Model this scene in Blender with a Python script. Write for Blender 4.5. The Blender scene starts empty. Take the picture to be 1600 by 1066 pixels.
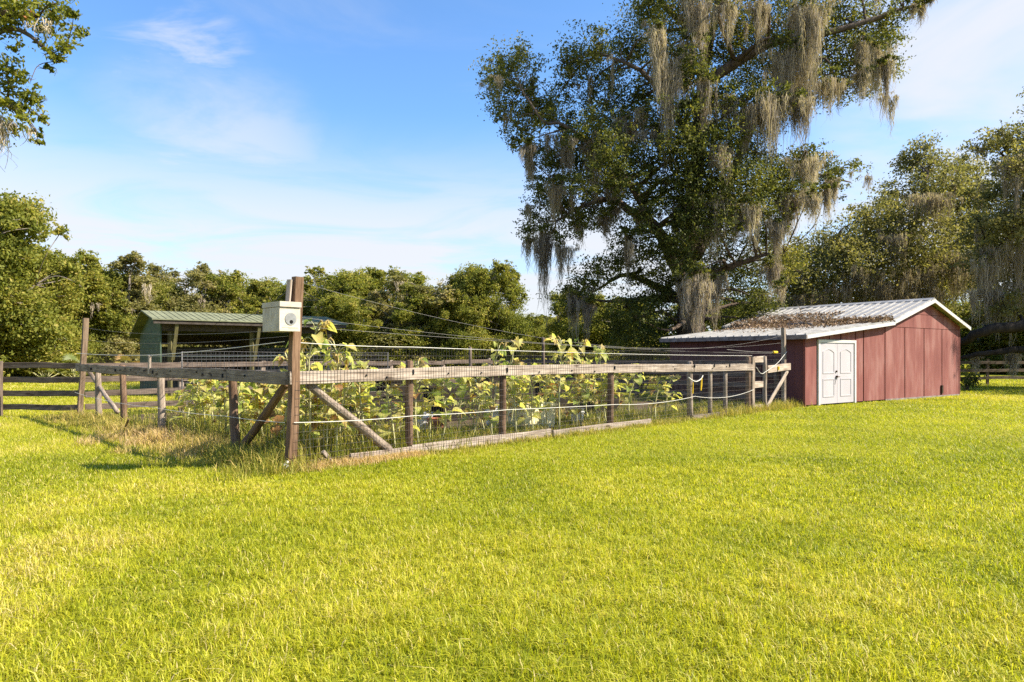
import bpy, math, random
import numpy as np
from mathutils import Matrix, Vector

random.seed(7)
S = bpy.context.scene
COL = S.collection
F = 1067.0            # focal length in photo pixels (24 mm lens on a 36 mm sensor)
HC = 1.5              # eye height
HY = 556.0            # horizon row of the photograph

def at(px, py, Y):
    return np.array([(px - 800.0) / F * Y, Y, HC - (py - HY) / F * Y])

def nrm(v):
    v = np.asarray(v, float)
    return v / (np.linalg.norm(v, axis=-1, keepdims=True) + 1e-12)

# ------------------------------------------------------------------ tagging
def tag(o, label=None, cat=None, group=None, kind=None):
    if label: o['label'] = label
    if cat: o['category'] = cat
    if group: o['group'] = group
    if kind: o['kind'] = kind
    return o

def thing(name, label, cat, loc, group=None, rz=0.0):
    o = bpy.data.objects.new(name, None)
    COL.objects.link(o)
    o.empty_display_size = 0.3
    o.location = [float(a) for a in loc]
    o.rotation_euler = (0, 0, rz)
    return tag(o, label, cat, group)

def link(name, me, mat, parent=None, world=None, smooth=False):
    o = bpy.data.objects.new(name, me)
    COL.objects.link(o)
    if mat is not None and not me.materials:
        me.materials.append(mat)
    W = world if world is not None else Matrix.Identity(4)
    if parent is not None:
        o.parent = parent
        chain = Matrix.Identity(4)
        p = parent
        while p is not None:
            chain = p.matrix_basis @ chain
            p = p.parent
        o.matrix_basis = chain.inverted() @ W
    else:
        o.matrix_basis = W
    if smooth:
        me.polygons.foreach_set('use_smooth', np.ones(len(me.polygons), bool))
    return o

def copy_tree(o, parent=None):
    c = o.copy()
    COL.objects.link(c)
    if parent is not None: c.parent = parent
    for ch in list(o.children):
        copy_tree(ch, c)
    return c

# ------------------------------------------------------------------ mesh builder
class MB:
    def __init__(s): s.v = []; s.f = []
    def add(s, vs, fs):
        n = len(s.v)
        s.v += [tuple(float(c) for c in p) for p in vs]
        s.f += [tuple(i + n for i in f) for f in fs]
    def hexa(s, p):      # 8 points: bottom ring 0-3, top ring 4-7
        s.add(p, [(3, 2, 1, 0), (4, 5, 6, 7), (0, 1, 5, 4), (1, 2, 6, 5), (2, 3, 7, 6), (3, 0, 4, 7)])
    def box(s, x0, x1, y0, y1, z0, z1, fr=None):
        p = [(x0, y0, z0), (x1, y0, z0), (x1, y1, z0), (x0, y1, z0), (x0, y0, z1), (x1, y0, z1), (x1, y1, z1), (x0, y1, z1)]
        if fr is not None: p = [fr(*q) for q in p]
        s.hexa(p)
    def prism(s, poly, y0, y1, fr=None):     # poly in (x,z), extruded along y
        n = len(poly)
        p = [(x, y0, z) for x, z in poly] + [(x, y1, z) for x, z in poly]
        if fr is not None: p = [fr(*q) for q in p]
        s.add(p, [tuple(range(n)), tuple(range(2 * n - 1, n - 1, -1))] +
              [(i, i + n, (i + 1) % n + n, (i + 1) % n) for i in range(n)])
    def tube(s, pts, radii, sides=6, jit=0.0, rng=None, cap=True):
        pts = [np.asarray(p, float) for p in pts]
        n = len(pts)
        if np.isscalar(radii): radii = [radii] * n
        vs = []
        ref = np.array([0, 0, 1.0])
        d0 = nrm(pts[-1] - pts[0])
        if abs(d0[2]) > 0.9: ref = np.array([1.0, 0, 0])
        for i in range(n):
            t = nrm(pts[min(i + 1, n - 1)] - pts[max(i - 1, 0)])
            a = nrm(np.cross(t, ref)); b = np.cross(a, t)
            for k in range(sides):
                th = 2 * math.pi * k / sides
                r = radii[i] * (1 + (rng.uniform(-jit, jit) if jit and rng is not None else 0))
                vs.append(pts[i] + (a * math.cos(th) + b * math.sin(th)) * r)
        fs = []
        for i in range(n - 1):
            for k in range(sides):
                k2 = (k + 1) % sides
                fs.append((i * sides + k, i * sides + k2, (i + 1) * sides + k2, (i + 1) * sides + k))
        if cap:
            fs.append(tuple(range(sides - 1, -1, -1)))
            fs.append(tuple((n - 1) * sides + k for k in range(sides)))
        s.add(vs, fs)
    def mesh(s, name):
        me = bpy.data.meshes.new(name)
        me.from_pydata(s.v, [], s.f); me.update()
        return me
    def build(s, name, mat, parent=None, world=None, smooth=False):
        return link(name, s.mesh(name), mat, parent, world, smooth)

def big_mesh(name, V, faces, n_per, tint=None):
    """V (N,3); faces flat int array of loops, n_per = verts per face (int or array)."""
    V = np.ascontiguousarray(V, np.float32)
    loops = np.ascontiguousarray(faces, np.int32).ravel()
    if np.isscalar(n_per):
        nf = len(loops) // n_per
        tot = np.full(nf, n_per, np.int32)
    else:
        tot = np.asarray(n_per, np.int32); nf = len(tot)
    start = np.concatenate([[0], np.cumsum(tot)[:-1]]).astype(np.int32)
    me = bpy.data.meshes.new(name)
    me.vertices.add(len(V)); me.vertices.foreach_set('co', V.ravel())
    me.loops.add(len(loops)); me.loops.foreach_set('vertex_index', loops)
    me.polygons.add(nf)
    me.polygons.foreach_set('loop_start', start)
    me.polygons.foreach_set('loop_total', tot)
    if tint is not None:
        at_ = me.attributes.new('tint', 'FLOAT', 'FACE')
        at_.data.foreach_set('value', np.ascontiguousarray(tint, np.float32))
    me.update(calc_edges=True)
    return me

def vnoise(x, y, sc, seed):
    r = np.random.default_rng(seed); T = r.random((64, 64))
    x = np.asarray(x) / sc; y = np.asarray(y) / sc
    xi = np.floor(x).astype(int); yi = np.floor(y).astype(int)
    fx = x - xi; fy = y - yi
    fx = fx * fx * (3 - 2 * fx); fy = fy * fy * (3 - 2 * fy)
    g = lambda a, b: T[a % 64, b % 64]
    return (g(xi, yi) * (1 - fx) + g(xi + 1, yi) * fx) * (1 - fy) + (g(xi, yi + 1) * (1 - fx) + g(xi + 1, yi + 1) * fx) * fy

def catmull(pts, n=5):
    P = [np.asarray(p, float) for p in pts]
    if len(P) < 3: return [P[0] + (P[-1] - P[0]) * t for t in np.linspace(0, 1, n + 1)]
    P = [2 * P[0] - P[1]] + P + [2 * P[-1] - P[-2]]
    out = []
    for i in range(1, len(P) - 2):
        for k in range(n):
            t = k / n
            a, b, c, d = P[i - 1], P[i], P[i + 1], P[i + 2]
            out.append(.5 * ((2 * b) + (-a + c) * t + (2 * a - 5 * b + 4 * c - d) * t * t + (-a + 3 * b - 3 * c + d) * t ** 3))
    out.append(P[-2])
    return out

# ------------------------------------------------------------------ materials
def newmat(name):
    m = bpy.data.materials.new(name); m.use_nodes = True
    nt = m.node_tree; nt.nodes.clear()
    return m, nt, nt.nodes, nt.links

def N(nd, t, **kw):
    n = nd.new(t)
    for k, v in kw.items(): setattr(n, k, v)
    return n

def ramp(nd, stops, interp='LINEAR'):
    r = nd.new('ShaderNodeValToRGB'); cr = r.color_ramp; cr.interpolation = interp
    while len(cr.elements) < len(stops): cr.elements.new(0.5)
    for e, (p, c) in zip(cr.elements, stops):
        e.position = p; e.color = (*c, 1)
    return r

def coords(nd, lk, scale, use_random=True):
    tc = N(nd, 'ShaderNodeTexCoord'); mp = N(nd, 'ShaderNodeMapping')
    mp.inputs['Scale'].default_value = scale
    if use_random:
        oi = N(nd, 'ShaderNodeObjectInfo'); mu = N(nd, 'ShaderNodeMath', operation='MULTIPLY')
        mu.inputs[1].default_value = 37.0
        lk.new(oi.outputs['Random'], mu.inputs[0])
        cx = N(nd, 'ShaderNodeCombineXYZ')
        lk.new(mu.outputs[0], cx.inputs[0]); lk.new(mu.outputs[0], cx.inputs[1])
        lk.new(cx.outputs[0], mp.inputs['Location'])
    lk.new(tc.outputs['Object'], mp.inputs['Vector'])
    return mp.outputs[0]

def wood(name, dark, light, grain=(1.2, 26, 26), rough=.85, knots=True, blotch=0.55):
    m, nt, nd, lk = newmat(name)
    out = N(nd, 'ShaderNodeOutputMaterial'); p = N(nd, 'ShaderNodeBsdfPrincipled')
    v = coords(nd, lk, grain)
    n1 = N(nd, 'ShaderNodeTexNoise'); n1.inputs['Scale'].default_value = 2.2; n1.inputs['Detail'].default_value = 7; n1.inputs['Roughness'].default_value = .7
    lk.new(v, n1.inputs['Vector'])
    mid = tuple((a + b) / 2 for a, b in zip(dark, light))
    r1 = ramp(nd, [(.28, tuple(c * .55 for c in dark)), (.42, dark), (.55, mid), (.72, light)])
    lk.new(n1.outputs[0], r1.inputs[0])
    v2 = coords(nd, lk, (1.6, 5, 5))
    n2 = N(nd, 'ShaderNodeTexNoise'); n2.inputs['Scale'].default_value = 1.7; n2.inputs['Detail'].default_value = 4
    lk.new(v2, n2.inputs['Vector'])
    r2 = ramp(nd, [(.3, (blotch, blotch * .95, blotch * .9)), (.62, (1, 1, 1))])
    lk.new(n2.outputs[0], r2.inputs[0])
    mx = N(nd, 'ShaderNodeMix', data_type='RGBA', blend_type='MULTIPLY'); mx.inputs[0].default_value = 1
    lk.new(r1.outputs[0], mx.inputs[6]); lk.new(r2.outputs[0], mx.inputs[7])
    last = mx.outputs[2]
    if knots:
        vk = coords(nd, lk, (2.1, 7, 7))
        vo = N(nd, 'ShaderNodeTexVoronoi'); vo.inputs['Scale'].default_value = 1.0
        lk.new(vk, vo.inputs['Vector'])
        rk = ramp(nd, [(.1, (.22, .17, .14)), (.2, (1, 1, 1))])
        lk.new(vo.outputs['Distance'], rk.inputs[0])
        m2 = N(nd, 'ShaderNodeMix', data_type='RGBA', blend_type='MULTIPLY'); m2.inputs[0].default_value = .8
        lk.new(last, m2.inputs[6]); lk.new(rk.outputs[0], m2.inputs[7]); last = m2.outputs[2]
    lk.new(last, p.inputs['Base Color']); p.inputs['Roughness'].default_value = rough
    p.inputs['Specular IOR Level'].default_value = .2
    b = N(nd, 'ShaderNodeBump'); b.inputs['Strength'].default_value = .5; b.inputs['Distance'].default_value = .01
    lk.new(n1.outputs[0], b.inputs['Height']); lk.new(b.outputs[0], p.inputs['Normal'])
    lk.new(p.outputs[0], out.inputs[0])
    return m

def plain(name, col, rough=.6, metal=0.0, var=.25, scale=(3, 3, 3), spec=.3, bump=0.0, detail=5):
    m, nt, nd, lk = newmat(name)
    out = N(nd, 'ShaderNodeOutputMaterial'); p = N(nd, 'ShaderNodeBsdfPrincipled')
    v = coords(nd, lk, scale)
    n1 = N(nd, 'ShaderNodeTexNoise'); n1.inputs['Scale'].default_value = 1.6; n1.inputs['Detail'].default_value = detail
    lk.new(v, n1.inputs['Vector'])
    r1 = ramp(nd, [(.3, tuple(c * (1 - var) for c in col)), (.7, tuple(min(1, c * (1 + var * .5)) for c in col))])
    lk.new(n1.outputs[0], r1.inputs[0]); lk.new(r1.outputs[0], p.inputs['Base Color'])
    p.inputs['Roughness'].default_value = rough; p.inputs['Metallic'].default_value = metal
    p.inputs['Specular IOR Level'].default_value = spec
    if bump:
        b = N(nd, 'ShaderNodeBump'); b.inputs['Strength'].default_value = bump; b.inputs['Distance'].default_value = .02
        lk.new(n1.outputs[0], b.inputs['Height']); lk.new(b.outputs[0], p.inputs['Normal'])
    lk.new(p.outputs[0], out.inputs[0])
    return m

def leafmat(name, stops, trans=.4, rough=.5, spec=.25, noise=0.0, nscale=.35, tgain=1.3):
    """tint attribute (0..1 per face) -> colour ramp; thin leaf: reflects and lets light through."""
    m, nt, nd, lk = newmat(name)
    out = N(nd, 'ShaderNodeOutputMaterial'); p = N(nd, 'ShaderNodeBsdfPrincipled')
    a = N(nd, 'ShaderNodeAttribute', attribute_name='tint')
    fac = a.outputs['Fac']
    if noise:
        v = coords(nd, lk, (nscale,) * 3)
        n1 = N(nd, 'ShaderNodeTexNoise'); n1.inputs['Scale'].default_value = 1.0; n1.inputs['Detail'].default_value = 2
        lk.new(v, n1.inputs['Vector'])
        ma = N(nd, 'ShaderNodeMath', operation='MULTIPLY_ADD'); ma.inputs[1].default_value = noise; ma.inputs[2].default_value = -noise * .5
        lk.new(n1.outputs[0], ma.inputs[0])
        ad = N(nd, 'ShaderNodeMath', operation='ADD'); lk.new(ma.outputs[0], ad.inputs[0]); lk.new(fac, ad.inputs[1]); fac = ad.outputs[0]
    r = ramp(nd, stops); lk.new(fac, r.inputs[0])
    lk.new(r.outputs[0], p.inputs['Base Color']); p.inputs['Roughness'].default_value = rough
    p.inputs['Specular IOR Level'].default_value = spec
    t = N(nd, 'ShaderNodeBsdfTranslucent')
    g = N(nd, 'ShaderNodeMix', data_type='RGBA', blend_type='MULTIPLY'); g.inputs[0].default_value = 1
    g.inputs[7].default_value = (tgain, tgain, tgain * .6, 1)
    lk.new(r.outputs[0], g.inputs[6]); lk.new(g.outputs[2], t.inputs[0])
    mx = N(nd, 'ShaderNodeMixShader'); mx.inputs[0].default_value = trans
    lk.new(p.outputs[0], mx.inputs[1]); lk.new(t.outputs[0], mx.inputs[2]); lk.new(mx.outputs[0], out.inputs[0])
    return m

M = {}
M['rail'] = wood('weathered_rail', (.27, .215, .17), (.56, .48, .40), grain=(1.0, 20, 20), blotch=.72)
M['rail_dark'] = wood('weathered_rail_shaded', (.17, .135, .105), (.36, .30, .24), grain=(1.0, 20, 20), blotch=.6)  # rail wood again, colour darkened for the shade on the left rails
M['post'] = wood('brown_post', (.12, .072, .045), (.27, .18, .12), grain=(1.0, 22, 22), knots=False)
M['post_red'] = wood('corner_post_wood', (.145, .085, .05), (.29, .185, .115), grain=(1.0, 24, 24), knots=False)
M['post_tan'] = wood('tan_post', (.15, .105, .07), (.31, .225, .15), grain=(1.0, 22, 22), knots=False)
M['post_grey'] = wood('grey_post', (.22, .17, .13), (.44, .37, .30), grain=(1.0, 22, 22), knots=False)
M['board_old'] = wood('pasture_board', (.10, .075, .058), (.24, .185, .145), grain=(1.0, 22, 22))
M['wire'] = plain('galvanised_wire', (.14, .12, .11), .6, .5)
M['rope'] = plain('white_rope', (.58, .56, .50), .8, 0, .15, (30, 30, 30))
M['thinwire'] = plain('thin_wire', (.20, .19, .18), .7, .2)
M['darkwire'] = plain('dark_cable', (.05, .05, .05), .6)
M['black'] = plain('black_plastic', (.018, .018, .02), .55)
M['yellow'] = plain('yellow_plastic', (.75, .48, .02), .45)
M['white_box'] = wood('painted_box_board', (.44, .40, .325), (.56, .52, .44), grain=(3, 12, 3), knots=False, blotch=.86, rough=.6)
M['disc'] = plain('metal_disc', (.22, .225, .225), .6, .0, .25, (9, 9, 9))
M['hole'] = plain('dark_hole', (.004, .004, .004), .9)

def red_paint():
    m, nt, nd, lk = newmat('red_siding')
    out = N(nd, 'ShaderNodeOutputMaterial'); p = N(nd, 'ShaderNodeBsdfPrincipled')
    v = coords(nd, lk, (1.3, 1.3, .35), False)
    n1 = N(nd, 'ShaderNodeTexNoise'); n1.inputs['Scale'].default_value = 1.4; n1.inputs['Detail'].default_value = 6; n1.inputs['Roughness'].default_value = .62
    lk.new(v, n1.inputs['Vector'])
    r1 = ramp(nd, [(.34, (.16, .05, .043)), (.5, (.205, .072, .061)), (.62, (.255, .115, .099))])
    lk.new(n1.outputs[0], r1.inputs[0])
    v2 = coords(nd, lk, (45, 45, .5), False)
    n2 = N(nd, 'ShaderNodeTexNoise'); n2.inputs['Scale'].default_value = 1.0; n2.inputs['Detail'].default_value = 4
    lk.new(v2, n2.inputs['Vector'])
    r2 = ramp(nd, [(.32, (.72, .70, .70)), (.6, (1, 1, 1))]); lk.new(n2.outputs[0], r2.inputs[0])
    mx = N(nd, 'ShaderNodeMix', data_type='RGBA', blend_type='MULTIPLY'); mx.inputs[0].default_value = .85
    lk.new(r1.outputs[0], mx.inputs[6]); lk.new(r2.outputs[0], mx.inputs[7])
    lk.new(mx.outputs[2], p.inputs['Base Color']); p.inputs['Roughness'].default_value = .7
    p.inputs['Specular IOR Level'].default_value = .2
    b = N(nd, 'ShaderNodeBump'); b.inputs['Strength'].default_value = .35; b.inputs['Distance'].default_value = .006
    lk.new(n2.outputs[0], b.inputs['Height']); lk.new(b.outputs[0], p.inputs['Normal'])
    lk.new(p.outputs[0], out.inputs[0]); return m
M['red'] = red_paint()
M['red_side'] = plain('shaded_side_siding', (.11, .045, .046), .8, 0, .45, (.9, .9, .35), .2)  # siding red with the shade of the side wall put into the colour
M['groove'] = plain('dark_groove', (.03, .012, .011), .9)
M['metal_roof'] = plain('white_metal_roof', (.33, .32, .305), .45, .15, .3, (.5, 3.0, .5), .4)
M['white_trim'] = plain('white_trim', (.52, .505, .48), .5, 0, .12)
M['fascia_dark'] = plain('mottled_dark_fascia', (.20, .17, .16), .8, 0, .5, (4, 4, 4))  # dark mottled tone for the eave board and sill
M['door'] = plain('white_door_paint', (.40, .375, .40), .42, 0, .08, (2, 2, 1))
M['door_line'] = plain('door_moulding_line', (.40, .40, .40), .6, 0, .1)
M['bronze'] = plain('dark_bronze', (.045, .03, .022), .4, .7)
M['green_wall'] = plain('green_siding', (.055, .088, .058), .7, 0, .3, (1, 1, 4))
M['green_roof'] = plain('green_metal_roof', (.19, .20, .125), .9, .0, .4, (1, 3, 1), .05)
M['moss_post'] = wood('mossy_post', (.09, .082, .035), (.19, .17, .075), knots=False)
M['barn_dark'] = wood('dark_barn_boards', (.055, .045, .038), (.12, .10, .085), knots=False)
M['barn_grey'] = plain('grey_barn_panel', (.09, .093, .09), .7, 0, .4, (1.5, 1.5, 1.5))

def bark(name, dark, light):
    m, nt, nd, lk = newmat(name)
    out = N(nd, 'ShaderNodeOutputMaterial'); p = N(nd, 'ShaderNodeBsdfPrincipled')
    v = coords(nd, lk, (3.5, 3.5, .9))
    n1 = N(nd, 'ShaderNodeTexNoise'); n1.inputs['Scale'].default_value = 1.6; n1.inputs['Detail'].default_value = 8; n1.inputs['Roughness'].default_value = .75
    lk.new(v, n1.inputs['Vector'])
    r = ramp(nd, [(.35, dark), (.65, light)]); lk.new(n1.outputs[0], r.inputs[0]); lk.new(r.outputs[0], p.inputs['Base Color'])
    p.inputs['Roughness'].default_value = .95; p.inputs['Specular IOR Level'].default_value = .1
    b = N(nd, 'ShaderNodeBump'); b.inputs['Strength'].default_value = .9; b.inputs['Distance'].default_value = .05
    lk.new(n1.outputs[0], b.inputs['Height']); lk.new(b.outputs[0], p.inputs['Normal'])
    lk.new(p.outputs[0], out.inputs[0]); return m
M['bark'] = bark('oak_bark', (.05, .037, .028), (.17, .13, .10))
M['bark_dark'] = bark('shade_darkened_bark', (.018, .014, .011), (.06, .047, .036))  # bark colour darkened to stand in for shade on the low limbs
M['bark_pale'] = bark('pale_bark', (.12, .10, .085), (.30, .26, .22))

M['oak_leaf'] = leafmat('oak_leaves', [(0, (.034, .045, .011)), (.45, (.092, .106, .024)), (.8, (.195, .192, .038)), (1, (.30, .26, .06))], .42, .6, .15, .4, .35)
M['oak_leaf_near'] = leafmat('near_oak_leaves', [(0, (.06, .08, .010)), (.5, (.165, .18, .018)), (.85, (.27, .26, .035)), (.97, (.22, .20, .05)), (1, (.36, .13, .04))], .45, .5, .25, .15, .8)
M['bg_leaf'] = leafmat('treeline_leaves', [(0, (.08, .10, .02)), (.45, (.175, .195, .034)), (.8, (.285, .275, .05)), (1, (.40, .33, .09))], .45, .6, .15, .45, .28)
M['bg_leaf_grey'] = leafmat('grey_green_leaves', [(0, (.09, .092, .032)), (.45, (.20, .19, .062)), (.8, (.30, .265, .095)), (1, (.38, .31, .15))], .45, .6, .2, .45, .35)
M['moss'] = leafmat('spanish_moss', [(0, (.19, .155, .12)), (.5, (.41, .345, .265)), (1, (.62, .54, .43))], .4, .9, .05, .3, .4, 1.0)
M['lawn'] = leafmat('lawn_blades', [(0, (.14, .18, .012)), (.35, (.315, .345, .015)), (.65, (.50, .475, .032)), (.85, (.59, .50, .12)), (1, (.66, .54, .28))], .45, .5, .3, .0, 1, 1.3)
M['weed'] = leafmat('weed_blades', [(0, (.06, .10, .014)), (.35, (.19, .22, .028)), (.6, (.42, .36, .075)), (.8, (.60, .45, .16)), (1, (.58, .41, .23))], .4, .6, .2, .0, 1, 1.2)
M['sun_leaf'] = leafmat('sunflower_leaves', [(0, (.16, .24, .04)), (.35, (.33, .40, .09)), (.65, (.58, .56, .17)), (.85, (.66, .56, .20)), (1, (.34, .18, .07))], .55, .55, .25, .0, 1, 1.2)
M['sun_stem'] = plain('sunflower_stem', (.46, .44, .22), .7, 0, .3, (5, 5, 2))
M['sun_head'] = plain('dry_seed_head', (.40, .30, .10), .85, 0, .5, (25, 25, 25), .1, .5)
M['litter'] = leafmat('fallen_leaves', [(0, (.09, .055, .035)), (.5, (.23, .15, .095)), (1, (.42, .31, .21))], .15, .85, .1, .0, 1, 1.0)
M['palmetto'] = leafmat('palmetto_fronds', [(0, (.12, .15, .03)), (.5, (.26, .22, .05)), (1, (.32, .19, .07))], .35, .5, .3)

def ground_mat():
    m, nt, nd, lk = newmat('grass_ground')
    out = N(nd, 'ShaderNodeOutputMaterial'); p = N(nd, 'ShaderNodeBsdfPrincipled')
    v = coords(nd, lk, (1, 1, 1), False)
    a = N(nd, 'ShaderNodeTexNoise'); a.inputs['Scale'].default_value = .35; a.inputs['Detail'].default_value = 6
    b = N(nd, 'ShaderNodeTexNoise'); b.inputs['Scale'].default_value = 14; b.inputs['Detail'].default_value = 6
    lk.new(v, a.inputs['Vector']); lk.new(v, b.inputs['Vector'])
    ra = ramp(nd, [(.3, (.24, .25, .02)), (.55, (.31, .30, .03)), (.75, (.36, .31, .06))])
    rb = ramp(nd, [(.35, (.4, .38, .35)), (.65, (1.0, 1.0, 1.0))])
    lk.new(a.outputs[0], ra.inputs[0]); lk.new(b.outputs[0], rb.inputs[0])
    mx = N(nd, 'ShaderNodeMix', data_type='RGBA', blend_type='MULTIPLY'); mx.inputs[0].default_value = 1
    lk.new(ra.outputs[0], mx.inputs[6]); lk.new(rb.outputs[0], mx.inputs[7])
    lk.new(mx.outputs[2], p.inputs['Base Color']); p.inputs['Roughness'].default_value = .95; p.inputs['Specular IOR Level'].default_value = .05
    bm = N(nd, 'ShaderNodeBump'); bm.inputs['Strength'].default_value = .6; bm.inputs['Distance'].default_value = .04
    lk.new(b.outputs[0], bm.inputs['Height']); lk.new(bm.outputs[0], p.inputs['Normal'])
    lk.new(p.outputs[0], out.inputs[0]); return m
M['ground'] = ground_mat()
M['soil'] = plain('garden_soil', (.105, .078, .052), .95, 0, .5, (2.5, 2.5, 2.5), .05, .6, 8)

# ------------------------------------------------------------------ layout frame of the garden
C0 = at(454, 735, HC * F / (735 - HY))
R2 = math.sqrt(.5)
d1 = np.array([R2, R2, 0.]); d2 = np.array([-R2, R2, 0.])
n1 = np.array([R2, -R2, 0.])      # outward normal of the long sunny side
n2 = np.array([-R2, -R2, 0.])     # outward normal of the shaded side
UP = np.array([0, 0, 1.])
def s1(px):
    k = (px - 800) / F
    return (C0[1] * k - C0[0]) / (d1[0] - d1[1] * k)
def s2(px):
    k = (px - 800) / F
    return (C0[1] * k - C0[0]) / (d2[0] - d2[1] * k)
def P1(s, z=0., off=0.): return C0 + d1 * s + n1 * off + UP * z
def P2(s, z=0., off=0.): return C0 + d2 * s + n2 * off + UP * z
SE = s1(1172); LE = s2(124)
GA = SE + 2.6     # far end of the garden's long side, past the gate

def frame(o, x, z=UP):
    x = nrm(x); y = nrm(np.cross(z, x)); z2 = np.cross(x, y)
    m = Matrix.Identity(4)
    for i in range(3):
        m[i][0] = x[i]; m[i][1] = y[i]; m[i][2] = z2[i]; m[i][3] = o[i]
    return m

_r = np.random.default_rng(3)
def beam(name, p0, p1, w, h, mat, parent, up=UP, ch=.006, jit=.004):
    """squared timber from p0 to p1: w across, h along up; local X runs with the grain."""
    p0 = np.asarray(p0, float); p1 = np.asarray(p1, float)
    L = float(np.linalg.norm(p1 - p0)); n = max(2, int(L / .45) + 1)
    ring = [(-w / 2 + ch, -h / 2), (w / 2 - ch, -h / 2), (w / 2, -h / 2 + ch), (w / 2, h / 2 - ch), (w / 2 - ch, h / 2), (-w / 2 + ch, h / 2), (-w / 2, h / 2 - ch), (-w / 2, -h / 2 + ch)]
    vs, fs = [], []
    for i in range(n):
        jy, jz = _r.normal(0, jit, 2)
        js = 1 + _r.normal(0, .015)
        for (a, b) in ring: vs.append((L * i / (n - 1), a * js + jy, b * js + jz))
    for i in range(n - 1):
        for k in range(8):
            fs.append((i * 8 + k, (i + 1) * 8 + k, (i + 1) * 8 + (k + 1) % 8, i * 8 + (k + 1) % 8))
    fs.append(tuple(range(8))); fs.append(tuple((n - 1) * 8 + k for k in range(7, -1, -1)))
    mb = MB(); mb.add(vs, fs)
    return mb.build(name, mat, parent, frame(p0, p1 - p0, up))

def pole(name, p0, p1, r, mat, parent, sides=10):
    p0 = np.asarray(p0, float); p1 = np.asarray(p1, float)
    L = float(np.linalg.norm(p1 - p0)); n = max(4, int(L / .25))
    pts = [(L * t, _r.normal(0, .004), _r.normal(0, .004)) for t in np.linspace(0, 1, n)] + [(L + r * .18, 0, 0)]
    rad = [r * (1.04 - .1 * t + _r.normal(0, .02)) for t in np.linspace(0, 1, n)] + [r * .6]
    mb = MB(); mb.tube(pts, rad, sides, .03, _r)
    up = UP if abs(nrm(p1 - p0)[2]) < .9 else np.array([0, 1., 0])
    return mb.build(name, mat, parent, frame(p0, p1 - p0, up), smooth=True)

def sag(p0, p1, drop, n=14):
    p0 = np.asarray(p0, float); p1 = np.asarray(p1, float)
    return [p0 + (p1 - p0) * t - UP * drop * 4 * t * (1 - t) for t in np.linspace(0, 1, n)]

# ------------------------------------------------------------------ leaves, moss, trees
def leaf_quads(P, L, W, rng, nbias=None, bias=.6):
    n = len(P)
    nv = rng.normal(size=(n, 3)); nv = nrm(nv)
    if nbias is not None: nv = nrm(nv + nbias * bias)
    a = nrm(np.cross(nv, rng.normal(size=(n, 3)))); b = np.cross(nv, a)
    l = L * rng.uniform(.65, 1.25, (n, 1)); w = W * rng.uniform(.65, 1.25, (n, 1))
    V = np.empty((n, 4, 3))
    V[:, 0] = P - a * l * .5
    V[:, 1] = P + b * w * .5 + a * l * .08 + nv * w * .12
    V[:, 2] = P + a * l * .5
    V[:, 3] = P - b * w * .5 + a * l * .08 + nv * w * .12
    return V.reshape(-1, 3)

def crown_points(clumps, dens, rng, sig=.26, per=26):
    """clumps: (centre, radii(3), weight). Sprigs on the outer shell of each clump, leaves round each sprig."""
    PP, NN, TT = [], [], []
    for c, r, wgt, tb in clumps:
        r = np.asarray(r, float); c = np.asarray(c, float)
        nl = dens * (r[0] * r[2]) * wgt
        ns = max(2, int(nl / per))
        u = nrm(rng.normal(size=(ns, 3)))
        rad = rng.random(ns) ** .42 * (1 + .22 * rng.normal(size=ns)).clip(.5, 1.5)
        sp = c + u * rad[:, None] * r
        sg = sig * r.mean() * rng.uniform(.45, 1.15, ns)
        k = rng.poisson(per, ns).clip(4)
        idx = np.repeat(np.arange(ns), k)
        off = rng.normal(size=(len(idx), 3)) * sg[idx][:, None] * np.array([1, 1, .62])
        PP.append(sp[idx] + off)
        NN.append(nrm(u[idx] * .8 + np.array([0, 0, .9]) + nrm(off) * .5))
        TT.append(np.repeat(rng.normal(0, .13, ns), k) + tb)
    return np.concatenate(PP), np.concatenate(NN), np.concatenate(TT)

def crown_mesh(name, clumps, dens, L, W, rng, sig=.26, per=26, base=.45, spread=.17, bias=.55):
    P, NB, T = crown_points(clumps, dens, rng, sig, per)
    V = leaf_quads(P, L, W, rng, NB, bias)
    tint = (base + T + rng.normal(0, spread, len(P))).clip(0, 1)
    return big_mesh(name, V, np.arange(len(V)), 4, tint)

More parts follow.
